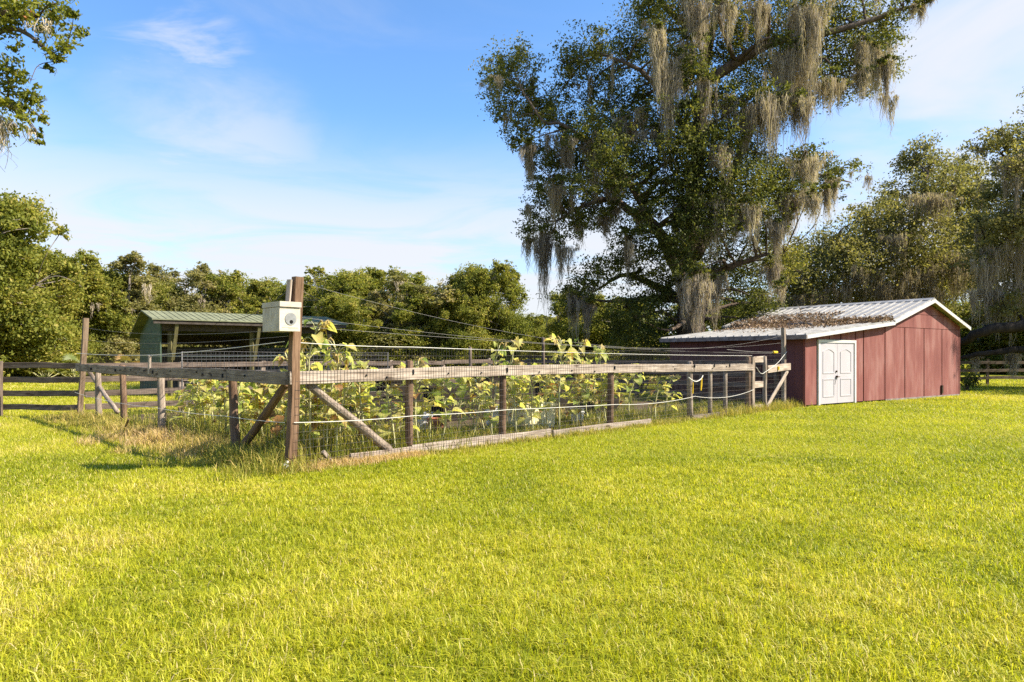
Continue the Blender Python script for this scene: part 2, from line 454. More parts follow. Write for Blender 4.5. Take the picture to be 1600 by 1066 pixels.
def moss_strands(tops, lens, widths, counts, rng, wid=.028, tbase=.5):
    """hanging ribbons: tops (K,3) curtain tops."""
    VV, TT = [], []
    NSEG = 6
    for c, L, w, n in zip(tops, lens, widths, counts):
        n = int(n)
        nb = max(3, int(n / 17))                       # tufts inside the curtain
        tc = rng.normal(size=(nb, 2)) * np.array([w * .34, w * .2])
        tl = L * np.exp(-(tc[:, 0] / (w * .5)) ** 2) * rng.uniform(.2, 1.05, nb) ** 1.1; tl[0] = L
        ti = rng.integers(0, nb, n)
        l = tl[ti] * rng.uniform(.12, 1.05, n)
        x0 = tc[ti, 0] + rng.normal(0, .07 * math.sqrt(max(w, .2)), n); y0 = tc[ti, 1] + rng.normal(0, .07 * math.sqrt(max(w, .2)), n)
        z0 = -rng.random(nb)[ti] * L * .22 - rng.uniform(-.05, .22, n) * tl[ti]
        th = rng.uniform(0, math.pi, n); ww = wid * rng.uniform(.5, 1.3, n)
        ph = rng.uniform(0, 6.28, (n, 2)); fr = rng.uniform(2.0, 5.0, n); am = rng.uniform(.02, .10, n) * np.where(rng.random(n) < .2, 1.6, 1); dr = rng.normal(0, .03, (n, 2))
        V = np.empty((n, NSEG + 1, 2, 3))
        for i in range(NSEG + 1):
            t = i / NSEG
            conv = 1 - .8 * t                          # the tuft gathers towards its tip
            px = tc[ti, 0] + (x0 - tc[ti, 0]) * conv + am * np.sin(ph[:, 0] + fr * t * l * 2.0) * (.3 + t) + dr[:, 0] * l * t
            py = tc[ti, 1] + (y0 - tc[ti, 1]) * conv + am * np.sin(ph[:, 1] + fr * t * l * 2.0) * (.3 + t) + dr[:, 1] * l * t
            pz = z0 - l * t
            hw = ww * (1 - t) ** .7 * .5 + .002
            V[:, i, 0] = np.stack([c[0] + px - np.cos(th) * hw, c[1] + py - np.sin(th) * hw, c[2] + pz], 1)
            V[:, i, 1] = np.stack([c[0] + px + np.cos(th) * hw, c[1] + py + np.sin(th) * hw, c[2] + pz], 1)
        VV.append(V.reshape(-1, 3))
        TT.append(np.repeat((tbase + rng.normal(0, .1) + rng.normal(0, .16, n)).clip(0, 1), NSEG))
    V = np.concatenate(VV); ns = len(V) // (2 * (NSEG + 1))
    base = (np.arange(ns) * 2 * (NSEG + 1))[:, None] + (np.arange(NSEG) * 2)[None, :]
    f = np.stack([base, base + 1, base + 3, base + 2], -1)
    return V, f.reshape(-1), np.concatenate(TT)

def moss_obj(name, tops, lens, widths, counts, rng, parent, wid=.028, tbase=.5, origin=None):
    V, f, t = moss_strands(tops, lens, widths, counts, rng, wid, tbase)
    o = np.asarray(tops[0] if origin is None else origin, float)
    me = big_mesh(name, V - o, f, 4, t)
    return link(name, me, M['moss'], parent, Matrix.Translation(o))

def build_tree(name, label, base, limbs, clumps, moss, dens, leaf, mat, seed, barkm='bark', rand_moss=0, moss_len=(.4, 1.4), group=None, twig=.05, base_t=.45, mwid=.03, per=26, sig=.26, mcount=60, msize=1.0, split=False):
    """limbs: list of (points, r0, r1) in world space; clumps (centre, radii, weight, tint)."""
    rng = np.random.default_rng(seed)
    base = np.asarray(base, float)
    root = thing(name, label, 'tree', base, group)
    mb = MB(); samples = []
    for pts, r0, r1 in limbs:
        cp = catmull(pts, 6); n = len(cp)
        cp = [p + (rng.normal(0, .25 * r1, 3) if 0 < i < n - 1 else 0) for i, p in enumerate(cp)]
        rr = [r0 + (r1 - r0) * (i / (n - 1)) ** .8 for i in range(n)]
        mb.tube(cp, rr, 9, .09, rng)
        samples += list(zip(cp, rr))
    SP = np.array([p for p, _ in samples]); SR = np.array([r for _, r in samples])
    for c, r, w, tb in clumps:
        c = np.asarray(c, float); d = np.linalg.norm(SP - c, axis=1) + (SP[:, 2] > c[2] + .5) * 1.5
        i = int(np.argmin(d)); p = SP[i]; dist = np.linalg.norm(c - p)
        if dist > .3:
            mid = (p + c) / 2 + rng.normal(0, .1 * dist, 3) + UP * .06 * dist
            rs = min(SR[i] * .6, twig + .018 * dist)
            cp = catmull([p, mid, c], 5); mb.tube(cp, [rs + (twig * .3 - rs) * t for t in np.linspace(0, 1, len(cp))], 6, .08, rng)
            samples += [(q, .05) for q in cp[2:]]
        rr = np.asarray(r, float)
        for q in range(5):                                     # twigs inside the clump
            e = c + nrm(rng.normal(size=3) + UP * .3) * rr * .85
            mb.tube(catmull([c, (c + e) / 2 + rng.normal(0, .08 * rr.mean(), 3), e], 3), [twig * .4, twig * .3, twig * .25, twig * .2, twig * .16, twig * .13, twig * .1], 4)
    T = Matrix.Translation(base)
    mb.v = [tuple(np.array(v) - base) for v in mb.v]
    mb.build('trunk', M[barkm], root, T, smooth=True)
    cl = [(np.asarray(c) - base, r, w, tb) for c, r, w, tb in clumps]
    me = crown_mesh('crown', cl, dens, leaf[0], leaf[1], rng, sig, per, base_t)
    link('crown', me, mat, root, T)
    for (c, L, w, n, tb) in moss:
        moss_obj('moss_curtain', [c], [L], [w], [n], rng, root, mwid, tb)
    if rand_moss:
        tops, lens, wds, cnt = [], [], [], []
        for _ in range(rand_moss):
            c, r, w, tb = clumps[rng.integers(len(clumps))]
            u = rng.normal(size=3) * np.asarray(r) * .55; u[2] = -abs(u[2])
            tops.append(np.asarray(c) + u); L = rng.uniform(*moss_len); lens.append(L); wds.append(rng.uniform(.2, .6) * msize); cnt.append(mcount * rng.uniform(.5, 1.4))
        if split:
            for a_, b_, c_, d_ in zip(tops, lens, wds, cnt): moss_obj('moss_curtain', [a_], [b_], [c_], [d_], rng, root, mwid, .5)
        else: moss_obj('spanish_moss', tops, lens, wds, cnt, rng, root, mwid, .42, base)
    return root

def pxclumps(lst, Y, rng, dspread=2.5, flat=.85, wgt=1.0):
    out = []
    for t in lst:
        px, py, r = t[:3]; tb = t[3] if len(t) > 3 else 0.; dy = t[4] if len(t) > 4 and t[4] is not None else rng.uniform(-dspread, dspread)
        w = t[5] if len(t) > 5 else 1.
        y = Y + dy; p = at(px, py, y); R = r * y / F
        out.append((p, (R, R * 1.05, R * flat), w * wgt, tb))
    return out

# =================================================================== WORLD, SUN, CAMERA
SUNV = nrm(np.array([1.2, -.14, 1.0]))
elev = math.asin(SUNV[2]); azim = math.atan2(SUNV[0], SUNV[1])
def build_world():
    w = bpy.data.worlds.new('World'); S.world = w; w.use_nodes = True
    nt = w.node_tree; nd = nt.nodes; lk = nt.links; nd.clear()
    out = N(nd, 'ShaderNodeOutputWorld'); bg = N(nd, 'ShaderNodeBackground'); bg.inputs['Strength'].default_value = .136
    sky = N(nd, 'ShaderNodeTexSky', sky_type='NISHITA'); sky.sun_disc = False
    sky.sun_elevation = elev; sky.sun_rotation = azim; sky.altitude = 10; sky.air_density = 1.0; sky.dust_density = .6; sky.ozone_density = 2.0
    tc = N(nd, 'ShaderNodeTexCoord'); sep = N(nd, 'ShaderNodeSeparateXYZ'); lk.new(tc.outputs['Generated'], sep.inputs[0])
    def math_(op, a, b=None, clamp=False):
        n = N(nd, 'ShaderNodeMath', operation=op); n.use_clamp = clamp
        for i, q in enumerate([a, b]):
            if q is None: continue
            if isinstance(q, (int, float)): n.inputs[i].default_value = q
            else: lk.new(q, n.inputs[i])
        return n.outputs[0]
    def mrange(v, a, b, c=0., d=1.):
        n = N(nd, 'ShaderNodeMapRange', interpolation_type='SMOOTHSTEP')
        lk.new(v, n.inputs[0])
        for i, q in enumerate((a, b, c, d)): n.inputs[i + 1].default_value = q
        return n.outputs[0]
    z = sep.outputs[2]
    zc = math_('ADD', math_('MAXIMUM', z, 0.0), .09)
    cx = N(nd, 'ShaderNodeCombineXYZ')
    lk.new(math_('DIVIDE', sep.outputs[0], zc), cx.inputs[0]); lk.new(math_('DIVIDE', sep.outputs[1], zc), cx.inputs[1])
    def noise(scale, detail, rough, sx=(1, 1, 1), dist=0., loc=(0, 0, 0)):
        mp = N(nd, 'ShaderNodeMapping'); mp.inputs['Scale'].default_value = sx; mp.inputs['Location'].default_value = loc
        lk.new(cx.outputs[0], mp.inputs[0])
        n = N(nd, 'ShaderNodeTexNoise'); n.inputs['Scale'].default_value = scale; n.inputs['Detail'].default_value = detail; n.inputs['Roughness'].default_value = rough; n.inputs['Distortion'].default_value = dist
        lk.new(mp.outputs[0], n.inputs['Vector']); return n.outputs[0]
    def blob(px, py, inner, outer):
        d = nrm(np.array([(px - 800) / F, 1, -(py - HY) / F]))
        v = N(nd, 'ShaderNodeVectorMath', operation='DOT_PRODUCT'); lk.new(tc.outputs['Generated'], v.inputs[0]); v.inputs[1].default_value = d
        return mrange(v.outputs['Value'], math.cos(math.radians(outer)), math.cos(math.radians(inner)))
    wisp = noise(.85, 8, .58, (1, 1.5, 1), .9)
    fine = noise(2.6, 7, .6, (.8, 1.8, 1), .6, (3.1, 1.7, 0))
    wm = mrange(wisp, .50, .74); fm = mrange(fine, .50, .72)
    soft = mrange(noise(1.3, 5, .5, (1, 1, 1), .4, (7, 2, 0)), .25, .6)
    # cloud groups where the photograph has them: faint veil left, streaks upper left, bright bank upper right
    veil = math_('MULTIPLY', blob(330, 300, 1, 12), math_('MULTIPLY', mrange(wisp, .36, .66), .62))
    puffs = math_('MULTIPLY', math_('MAXIMUM', blob(290, 110, .5, 6), blob(505, 275, .4, 3.4)), math_('MULTIPLY', fm, .55))
    right = math_('MULTIPLY', blob(1560, 80, 4, 14), math_('ADD', math_('MULTIPLY', soft, .82), .12))
    hz = mrange(z, .13, .34, 1., 0.)
    bank = math_('MULTIPLY', hz, math_('ADD', math_('MULTIPLY', mrange(wisp, .30, .58), .55), .44))
    gen = math_('MULTIPLY', wm, .16)
    m = math_('MAXIMUM', math_('MAXIMUM', veil, puffs), math_('MAXIMUM', right, math_('MAXIMUM', bank, gen)))
    m = math_('MINIMUM', m, .93)
    tint = N(nd, 'ShaderNodeMix', data_type='RGBA', blend_type='MULTIPLY'); tint.inputs[0].default_value = 1
    tint.inputs[7].default_value = SKY_TINT
    lk.new(sky.outputs[0], tint.inputs[6])
    mx = N(nd, 'ShaderNodeMix', data_type='RGBA'); lk.new(m, mx.inputs[0]); lk.new(tint.outputs[2], mx.inputs[6])
    mx.inputs[7].default_value = CLOUD
    lk.new(mx.outputs[2], bg.inputs[0]); lk.new(bg.outputs[0], out.inputs[0])
SKY_TINT = (.50, .68, .84, 1)
CLOUD = (2.6, 2.64, 2.76, 1)
build_world()
sl = bpy.data.lights.new('sun', 'SUN'); sl.energy = 5.0; sl.angle = math.radians(.53); sl.color = (1, .90, .74)
so = bpy.data.objects.new('sun', sl); COL.objects.link(so)
so.rotation_euler = Vector(-SUNV).to_track_quat('-Z', 'Y').to_euler(); so.location = (20, 10, 40)
cam = bpy.data.cameras.new('camera'); co = bpy.data.objects.new('camera', cam); COL.objects.link(co)
co.location = (0, 0, HC); co.rotation_euler = (math.radians(90), 0, 0)
cam.lens = 24.0; cam.sensor_width = 36.0; cam.shift_y = (HY - 533) / 1600.0; cam.clip_start = .05; cam.clip_end = 3000
S.camera = co
S.view_settings.view_transform = 'Standard'; S.view_settings.look = 'None'; S.view_settings.gamma = 1.0; S.view_settings.use_curve_mapping = False
S.view_settings.exposure = 1.35
S.render.engine = 'CYCLES'
S.cycles.max_bounces = 7; S.cycles.diffuse_bounces = 3; S.cycles.glossy_bounces = 2; S.cycles.transmission_bounces = 4; S.cycles.transparent_max_bounces = 4
S.cycles.use_denoising = False
S.cycles.caustics_reflective = False; S.cycles.caustics_refractive = False

# =================================================================== GROUND
mb = MB(); G = 700
mb.add([(-G, -60, 0), (G, -60, 0), (G, G, 0), (-G, G, 0)], [(0, 1, 2, 3)])
tag(mb.build('ground', M['ground']), kind='structure')
mb = MB()
q = [C0 + d1 * a + d2 * b + UP * .006 for a, b in ((-.02, -.02), (GA, -.02), (GA, LE), (-.02, LE))]
mb.add(q, [(0, 1, 2, 3)])
tag(mb.build('garden_soil', M['soil']), kind='structure')

# shed frame
SO = at(1258, 636, HC * F / (636 - HY))
su = nrm(np.array([.8202, .5721, 0])); sv = np.array([-su[1], su[0], 0])
def SF(u, v, z): return SO + su * u + sv * v + UP * (z)
def su_of(px):
    k = (px - 800) / F
    return (SO[1] * k - SO[0]) / (su[0] - su[1] * k)
# barn frame
BO = at(250, 556, 25.0); BO[2] = 0
bu = np.array([.8, .6, 0]); bv = np.array([-.6, .8, 0])
def BF(u, v, z): return BO + bu * u + bv * v + UP * z

def inside(P, o, a, b, a0, a1, b0, b1):
    q = P - o[:2]; x = q @ a[:2]; y = q @ b[:2]
    return (x > a0) & (x < a1) & (y > b0) & (y < b1)

# ------------------------------------------------------------------ grass
def blades(P, H, W, rng, lean=.6, two=True):
    n = len(P)
    th = rng.uniform(0, 6.283, n); d = np.stack([np.cos(th), np.sin(th), np.zeros(n)], 1)
    th2 = th + math.pi / 2 + rng.normal(0, .5, n); e = np.stack([np.cos(th2), np.sin(th2), np.zeros(n)], 1)
    H = H[:, None]; W = W[:, None]; ln = (np.abs(rng.normal(0, lean, n)) + .1)[:, None]
    if two:
        V = np.empty((n, 5, 3))
        V[:, 0] = P - e * W * .5; V[:, 1] = P + e * W * .5
        m = P + UP * H * .6 + d * H * ln * .35
        V[:, 2] = m + e * W * .42; V[:, 3] = m - e * W * .42
        V[:, 4] = P + UP * H * (1 - .25 * np.minimum(ln, 1.6)) + d * H * ln
        b = np.arange(n)[:, None] * 5
        f = np.concatenate([b + 0, b + 1, b + 2, b + 3, b + 3, b + 2, b + 4], 1).ravel()
        return V.reshape(-1, 3), f, np.tile([4, 3], n), 2
    V = np.empty((n, 3, 3))
    V[:, 0] = P - e * W * .5; V[:, 1] = P + e * W * .5; V[:, 2] = P + UP * H * .9 + d * H * ln
    return V.reshape(-1, 3), np.arange(3 * n), np.full(n, 3), 1

def lawn():
    rng = np.random.default_rng(11)
    VV, FF, NN, TT, off = [], [], [], [], 0
    for y0, y1, dens, h, w, two in ((1.9, 4.2, 6400, .066, .0058, True), (4.2, 6.5, 4700, .056, .0064, True), (6.5, 10, 2900, .048, .008, True),
                                    (10, 16, 1250, .05, .011, False), (16, 26, 480, .052, .018, False), (26, 48, 110, .06, .04, False)):
        wid = .78 * y1 + 2.2
        n = int(dens * (y1 - y0) * 2 * wid)
        P = np.stack([rng.uniform(-wid, wid, n), rng.uniform(y0, y1, n)], 1)
        keep = np.abs(P[:, 0]) < .78 * P[:, 1] + 2.2
        keep &= ~inside(P, C0, d1, d2, .02, GA, .02, LE)
        keep &= ~inside(P, SO, su, sv, -.02, 10.2, -.02, 6.4)
        P = P[keep]; x, y = P[:, 0], P[:, 1]; n = len(P)
        cl = vnoise(x, y, .16, 1); pt = vnoise(x, y, 1.1, 2); big = vnoise(x, y, 3.5, 5)
        keep = rng.random(n) < .5 + .7 * cl
        P, cl, pt, big = P[keep], cl[keep], pt[keep], big[keep]; x, y = P[:, 0], P[:, 1]; n = len(P)
        dry = np.clip((-x - .25 * y - .3) / 3.0, 0, 1)                      # the left part of the lawn is drier and longer
        H = h * rng.uniform(.45, 1.25, n) * (.7 + .6 * cl) * (1 + .45 * dry * pt)
        long_ = rng.random(n) < .025; H[long_] *= 1.7
        W = w * rng.uniform(.6, 1.3, n)
        t = .40 + .20 * (cl - .5) + .36 * (pt - .5) + .40 * (big - .5) + rng.normal(0, .14, n) + .11 * dry * (.2 + pt)
        st = rng.random(n) < .045 + .07 * dry; t[st] = rng.uniform(.8, 1, st.sum())
        V, f, npf, k = blades(np.concatenate([P, np.zeros((n, 1))], 1), H, W, rng, .95, two)
        VV.append(V); FF.append(f + off); off += len(V); NN.append(npf); TT.append(np.repeat(t.clip(0, 1), k))
    me = big_mesh('lawn_grass', np.concatenate(VV), np.concatenate(FF), np.concatenate(NN), np.concatenate(TT))
    tag(link('lawn_grass', me, M['lawn']), kind='stuff')
lawn()

def weeds(name, P, H, W, T, seed, lean=.5, label=None):
    rng = np.random.default_rng(seed)
    V, f, npf, k = blades(P, H, W, rng, lean, True)
    me = big_mesh(name, V, f, npf, np.repeat(np.clip(T, 0, 1), k))
    return tag(link(name, me, M['weed']), kind='stuff')

def weed_beds():
    rng = np.random.default_rng(21)
    P, H, W, T = [], [], [], []
    def put(c, h, w, t, n, sp):
        p = np.zeros((n, 3)); p[:, :2] = c[:2] + rng.normal(0, sp, (n, 2))
        P.append(p); H.append(h * rng.uniform(.4, 1.15, n)); W.append(w * rng.uniform(.6, 1.3, n)); T.append(t + rng.normal(0, .13, n))
    # tall dry grass on and beside the shaded left side
    for _ in range(330):
        s = rng.uniform(-.3, LE + .2); o = rng.normal(.12, .38)
        dryness = .84 + .12 * math.sin(s * 1.7) if 1.8 < s < 6.8 else (.5 if s < 1.8 else .62)
        put(P2(s, 0, o), rng.uniform(.14, .34) * (1.0 if abs(o) < .4 else .55), .009, dryness, 60, .11)
    # thin strip along the sunny side, yellow and straw
    for _ in range(230):
        s = rng.uniform(.1, GA + .8); o = rng.normal(.10, .10)
        put(P1(s, 0, o), rng.uniform(.07, .16) if s < 11 else rng.uniform(.15, .34), .008, .55 if s > 2 else .85, 40, .09)
    # bleached hay at the foot of the corner
    for _ in range(70):
        s = rng.uniform(-.1, 2.1); o = rng.normal(.12, .09)
        put(P1(s, 0, o), rng.uniform(.06, .13), .006, .93, 60, .07)
    me = weeds('dry_grass', np.concatenate(P), np.concatenate(H), np.concatenate(W), np.concatenate(T), 5, .75)
    # green weeds inside the garden
    P.clear(); H.clear(); W.clear(); T.clear()
    for _ in range(620):
        a = rng.uniform(.15, GA - .2); b = rng.uniform(.1, LE - .1) if rng.random() < .55 else rng.uniform(.1, 1.8)
        put(C0 + d1 * a + d2 * b, rng.uniform(.10, .30), .010, .34 + (.3 if rng.random() < .3 else 0), 42, .15)
    for _ in range(210):
        a = rng.uniform(.1, 3.0); b = rng.uniform(.1, 6.5)
        put(C0 + d1 * a + d2 * b, rng.uniform(.25, .6), .010, .45, 40, .16)
    weeds('garden_weeds', np.concatenate(P), np.concatenate(H), np.concatenate(W), np.concatenate(T), 6, .5)
weed_beds()

# =================================================================== GARDEN FENCE
def wire_grid(mb, A, B, z0, z1, dx, zs, r, lean=0.0):
    A = np.asarray(A, float); B = np.asarray(B, float); L = np.linalg.norm(B - A); d = (B - A) / L
    for i in range(int(L / dx) + 1):
        p = A + d * i * dx + d * _r.normal(0, .004)
        mb.tube([p + UP * z0, p + UP * z1], r, 3, cap=False)
    for z in zs:
        n = max(2, int(L / 1.0)); pts = [A + d * L * t + UP * (z + _r.normal(0, .008)) for t in np.linspace(0, 1, n)]
        mb.tube(pts, r, 3, cap=False)

gf = thing('garden_fence', 'weathered wooden garden fence with wire mesh and rope round the sunflower bed', 'fence', C0)
ctop = at(465, 433, C0[1]) ; ctop = np.array([ctop[0], C0[1], ctop[2]])
beam('corner_post', C0 - UP * .05, ctop, .118, .118, M['post_red'], gf, up=n1)
# posts, sunny side: (px, top height, material)
posts1 = [(640, 1.42, 'post', .062), (787, 1.30, 'post', .062), (955, 1.30, 'post', .066), (1080, 1.36, 'post_grey', .07), (1111, 1.14, 'post_grey', .055), (1135, 1.14, 'post_grey', .055)]
for px, zt, mt, r in posts1:
    s = s1(px); o = pole('post', P1(s, -.05, -.03), P1(s + _r.normal(0, .02), zt, -.03), r, M[mt], gf)
    mb = MB(); c = P1(s, 1.255, .075); mb.tube([c - n1 * .03, c + n1 * .02], .022, 7); mb.tube([c + n1 * .02 - UP * .035, c + n1 * .02 + UP * .04], .014, 6)
    mb.build('insulator', M['black'], o)
pole('post', P1(SE - .06, -.05, -.03), P1(SE - .06, 1.47, -.03), .07, M['post'], gf)
beam('gate_jamb', P1(SE + .1, -.03, .03), P1(SE + .1, 1.47, .03), .14, .06, M['post_grey'], gf, up=n1)
posts2 = [(362, 1.24, 'post', .066), (250, 1.24, 'post_grey', .066), (190, 1.30, 'post', .062), (151, 1.22, 'post_grey', .066)]
for px, zt, mt, r in posts2:
    s = s2(px); o = pole('post', P2(s + (.06 if px == 250 else 0) - .08, -.05, -.03), P2(s + .05, zt, -.03), r, M[mt], gf)
    mb = MB(); c = P2(s + .12, 1.2, .075); mb.tube([c - n2 * .03, c + n2 * .02], .022, 7); mb.tube([c + n2 * .02 - UP * .03, c + n2 * .02 + UP * .03], .012, 6)
    mb.build('insulator', M['black'], o)
lt = P2(LE, 2.41, 0) + np.array([.16, 0, 0])
beam('end_post', P2(LE, -.05, 0), lt, .115, .115, M['post_tan'], gf, up=n1)
s = s2(240)
beam('short_upright', P2(s, 1.16, .075), P2(s - .03, 1.50, .085), .09, .035, M['rail'], gf, up=n2)
# rails
zr1 = [(-.05, 1.205), (s1(640), 1.235), (s1(787), 1.25), (s1(955), 1.24), (s1(1080), 1.215), (SE + .05, 1.19)]
for (a, za), (b, zb) in zip(zr1[:-1], zr1[1:]):
    if a > 7.5: pass
for i, j in ((0, 2), (2, 3), (3, 4), (4, 5)):
    a, za = zr1[i]; b, zb = zr1[j]
    beam('top_rail', P1(a + .004, za, .06), P1(b - .004, zb, .06), .045, .175, M['rail'], gf, up=UP)
zr2 = [(-.02, 1.20), (s2(362), 1.215), (s2(250) + .1, 1.19), (s2(190), 1.20), (LE + .05, 1.22)]
for i, j in ((0, 1), (1, 2), (2, 4)):
    a, za = zr2[i]; b, zb = zr2[j]
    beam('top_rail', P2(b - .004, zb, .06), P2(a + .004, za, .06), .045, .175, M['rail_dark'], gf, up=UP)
# knobs on the rails
for s in (1.1, 1.45, 2.6, 3.3, 4.7, 5.6, 6.3, 8.4, 9.2, 10.9, 11.6):
    mb = MB(); c = P1(s, 1.21 + _r.normal(0, .02), .082); mb.tube([c, c + n1 * .022], [.016, .012], 6); mb.build('rail_knob', M['black'], gf)
for s in (1.2, 2.4, 2.75, 3.0, 4.2, 5.6, 6.4, 7.1):
    mb = MB(); c = P2(s, 1.21 + _r.normal(0, .02), .082); mb.tube([c, c + n2 * .022], [.016, .012], 6); mb.build('rail_knob', M['black'], gf)
# bottom boards
beam('bottom_board', P1(s1(545), .075, .03), P1(s1(640), .08, .03),   .05, .11, M['rail'], gf)
beam('bottom_board', P1(s1(641), .085, .03), P1(s1(858), .09, .03), .05, .145, M['rail'], gf)
beam('bottom_board', P1(s1(862), .075, .03), P1(s1(1014), .075, .03), .05, .12, M['rail'], gf)
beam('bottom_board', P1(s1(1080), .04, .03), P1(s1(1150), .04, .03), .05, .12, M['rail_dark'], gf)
# braces
pole('brace', P1(s1(612), .10, -.06), P1(s1(489) - .05, 1.12, -.04), .062, M['post_grey'], gf)
pole('brace', P2(1.72, .06, -.06), P2(.18, 1.13, -.04), .058, M['post'], gf)
pole('brace', P2(s2(178), .30, -.06), P2(s2(135), 1.15, -.04), .045, M['post_grey'], gf)
# welded wire
zs = [.04, .12, .2, .29, .39, .5, .61, .72, .83, .94, 1.05, 1.16, 1.27, 1.38, 1.5, 1.60]
mb = MB(); wire_grid(mb, P1(.02, 0, .089), P1(SE, 0, .089), .02, 1.60, .052, zs, .0021); mb.build('wire_mesh', M['wire'], gf)
mb = MB(); wire_grid(mb, P2(.08, 0, -.10), P2(LE, 0, -.10), .02, 1.58, .10, zs, .0018); mb.build('wire_mesh', M['wire'], gf)
# ropes and wires
def rope(name, pts, r, mat): 
    mb = MB(); mb.tube(pts, r, 5); return mb.build(name, mat, gf)
rope('rope', sag(P1(0, .63, .09), P1(s1(640), .60, .10), .02) + sag(P1(s1(640), .60, .10), P1(s1(787), .58, .10), .01)[1:] + sag(P1(s1(787), .58, .10), P1(s1(955), .515, .10), .005)[1:]
     + sag(P1(s1(955), .515, .10), P1(s1(1080), .55, .10), .06)[1:] + sag(P1(s1(1080), .55, .10), P1(SE, .60, .10), .11)[1:], .0055, M['rope'])
rope('rope', sag(P1(0, 1.675, .085), P1(s1(640), 1.63, .05), .015) + sag(P1(s1(640), 1.63, .05), P1(SE, 1.50, .05), .03)[1:], .0055, M['rope'])
rope('rope', sag(P2(0, .63, .09), P2(s2(362), .60, .1), .01) + sag(P2(s2(362), .60, .1), P2(s2(250), .56, .1), .02)[1:] + sag(P2(s2(250), .56, .1), P2(LE, .62, .1), .05)[1:], .004, M['rope'])
rope('rope', sag(P2(0, 1.685, .085), P2(s2(240), 1.51, .06), .02) + sag(P2(s2(240), 1.51, .06), P2(LE, 1.56, .06), .02)[1:], .0055, M['rope'])
rope('rope', sag(P2(s2(240), 1.50, .06), P2(.05, 1.50, .085), .01), .005, M['rope'])
GP = P1(s1(1230), 0, -.1)
rope('guy_wire', sag(ctop - UP * .06, GP + UP * 2.1, .62, 24), .0022, M['thinwire'])
rope('guy_wire', sag(C0 + UP * 2.02, GP + UP * 1.88, .28, 24), .0022, M['thinwire'])
rope('guy_wire', sag(C0 + UP * 1.9 + d2 * .1, GP + UP * 1.56, .08, 20), .0024, M['thinwire'])
rope('guy_wire', sag(P2(0, 1.85, 0), P2(LE, 2.2, 0), .12, 20), .0024, M['thinwire'])
rope('guy_wire', sag(P2(0, 1.76, 0), P2(LE, 1.9, 0), .10, 20), .0024, M['thinwire'])
rope('cable', sag(ctop - UP * .10 + d2 * .05, BF(2.2, .2, 3.0), .25, 24), .007, M['darkwire'])
# looped cord and yellow gate handle on the fifth post
s = s1(1080); mb = MB()
mb.tube(catmull([P1(s - .32, 1.0, .12), P1(s - .18, .93, .14), P1(s, .9, .14), P1(s + .2, .95, .14), P1(s + .33, 1.03, .12)], 5), .012, 6); mb.build('cord', M['rope'], gf)
mb = MB(); mb.tube([P1(s + .24, .98, .14), P1(s + .22, .80, .14), P1(s + .2, .68, .14)], [.014, .022, .014], 7); mb.build('gate_handle', M['yellow'], gf)
mb = MB(); mb.tube([P1(s - .12, .88, .12), P1(s - .14, .62, .12)], [.012, .018], 7); mb.build('gate_handle', M['yellow'], gf)

# ladder-like stile boards between the fence and the gate, and the gate
gp = thing('plank_stile', 'three short grey planks nailed between two posts beside the garden gate', 'stile', P1(SE + .2))
sA, sB = SE + .17, s1(1193)
for z, h in ((1.40, .17), (.72, .17), (.10, .15)):
    beam('plank', P1(sA, z, .02), P1(sB - .08, z, .02), .04, h, M['rail'], gp)
mb = MB(); wire_grid(mb, P1(sA, 0, -.02), P1(sB - .08, 0, -.02), .05, 1.5, .07, zs[:14], .0018); mb.build('wire_mesh', M['wire'], gp)
gg = thing('garden_gate', 'narrow mesh garden gate with one grey board and a diagonal brace', 'gate', P1(s1(1197)))
sC, sD = s1(1195), s1(1230)
pole('post', P1(sC, -.05, 0), P1(sC, 1.48, 0), .06, M['post_grey'], gg)
o = beam('tall_post', P1(sD, -.05, -.1), P1(sD, 2.32, -.1), .12, .1, M['post_grey'], gg, up=n1)
beam('board', P1(sC + .06, 1.13, .05), P1(sD + .1, 1.19, .05), .04, .2, M['rail'], gg)
beam('diagonal_brace', P1(sC + .08, .08, .02), P1(sD - .02, 1.06, .02), .035, .12, M['rail'], gg)
mb = MB(); wire_grid(mb, P1(sC + .05, 0, -.03), P1(sD + .06, 0, -.03), .05, 1.55, .09, zs[:15], .0018); mb.build('wire_mesh', M['wire'], gg)
mb = MB(); c = P1((sC + sD) / 2 - .05, 1.15, .08); mb.tube([c - UP * .05, c + UP * .05], [.04, .04], 8); mb.build('gate_latch', M['yellow'], gg)
mb = MB(); c = P1(sD - .62, 1.60, -.08); mb.tube([c - d1 * .12, c + d1 * .12], .035, 8); mb.build('wire_handle', M['yellow'], gg)
mb = MB(); mb.tube(catmull([P1(SE + .16, 1.2, .09), P1(SE + .45, 1.02, .1), P1(sC - .1, 1.08, .1), P1(sC + .6, 1.3, .1), P1(sD + .03, 1.62, -.02)], 6), .007, 6); mb.build('rope', M['rope'], gg)
mb = MB(); mb.tube(sag(P1(sC - 2.0, 1.66, -.08), P1(sD - .7, 1.60, -.08), .02), .006, 5); mb.build('rope', M['thinwire'], gg)

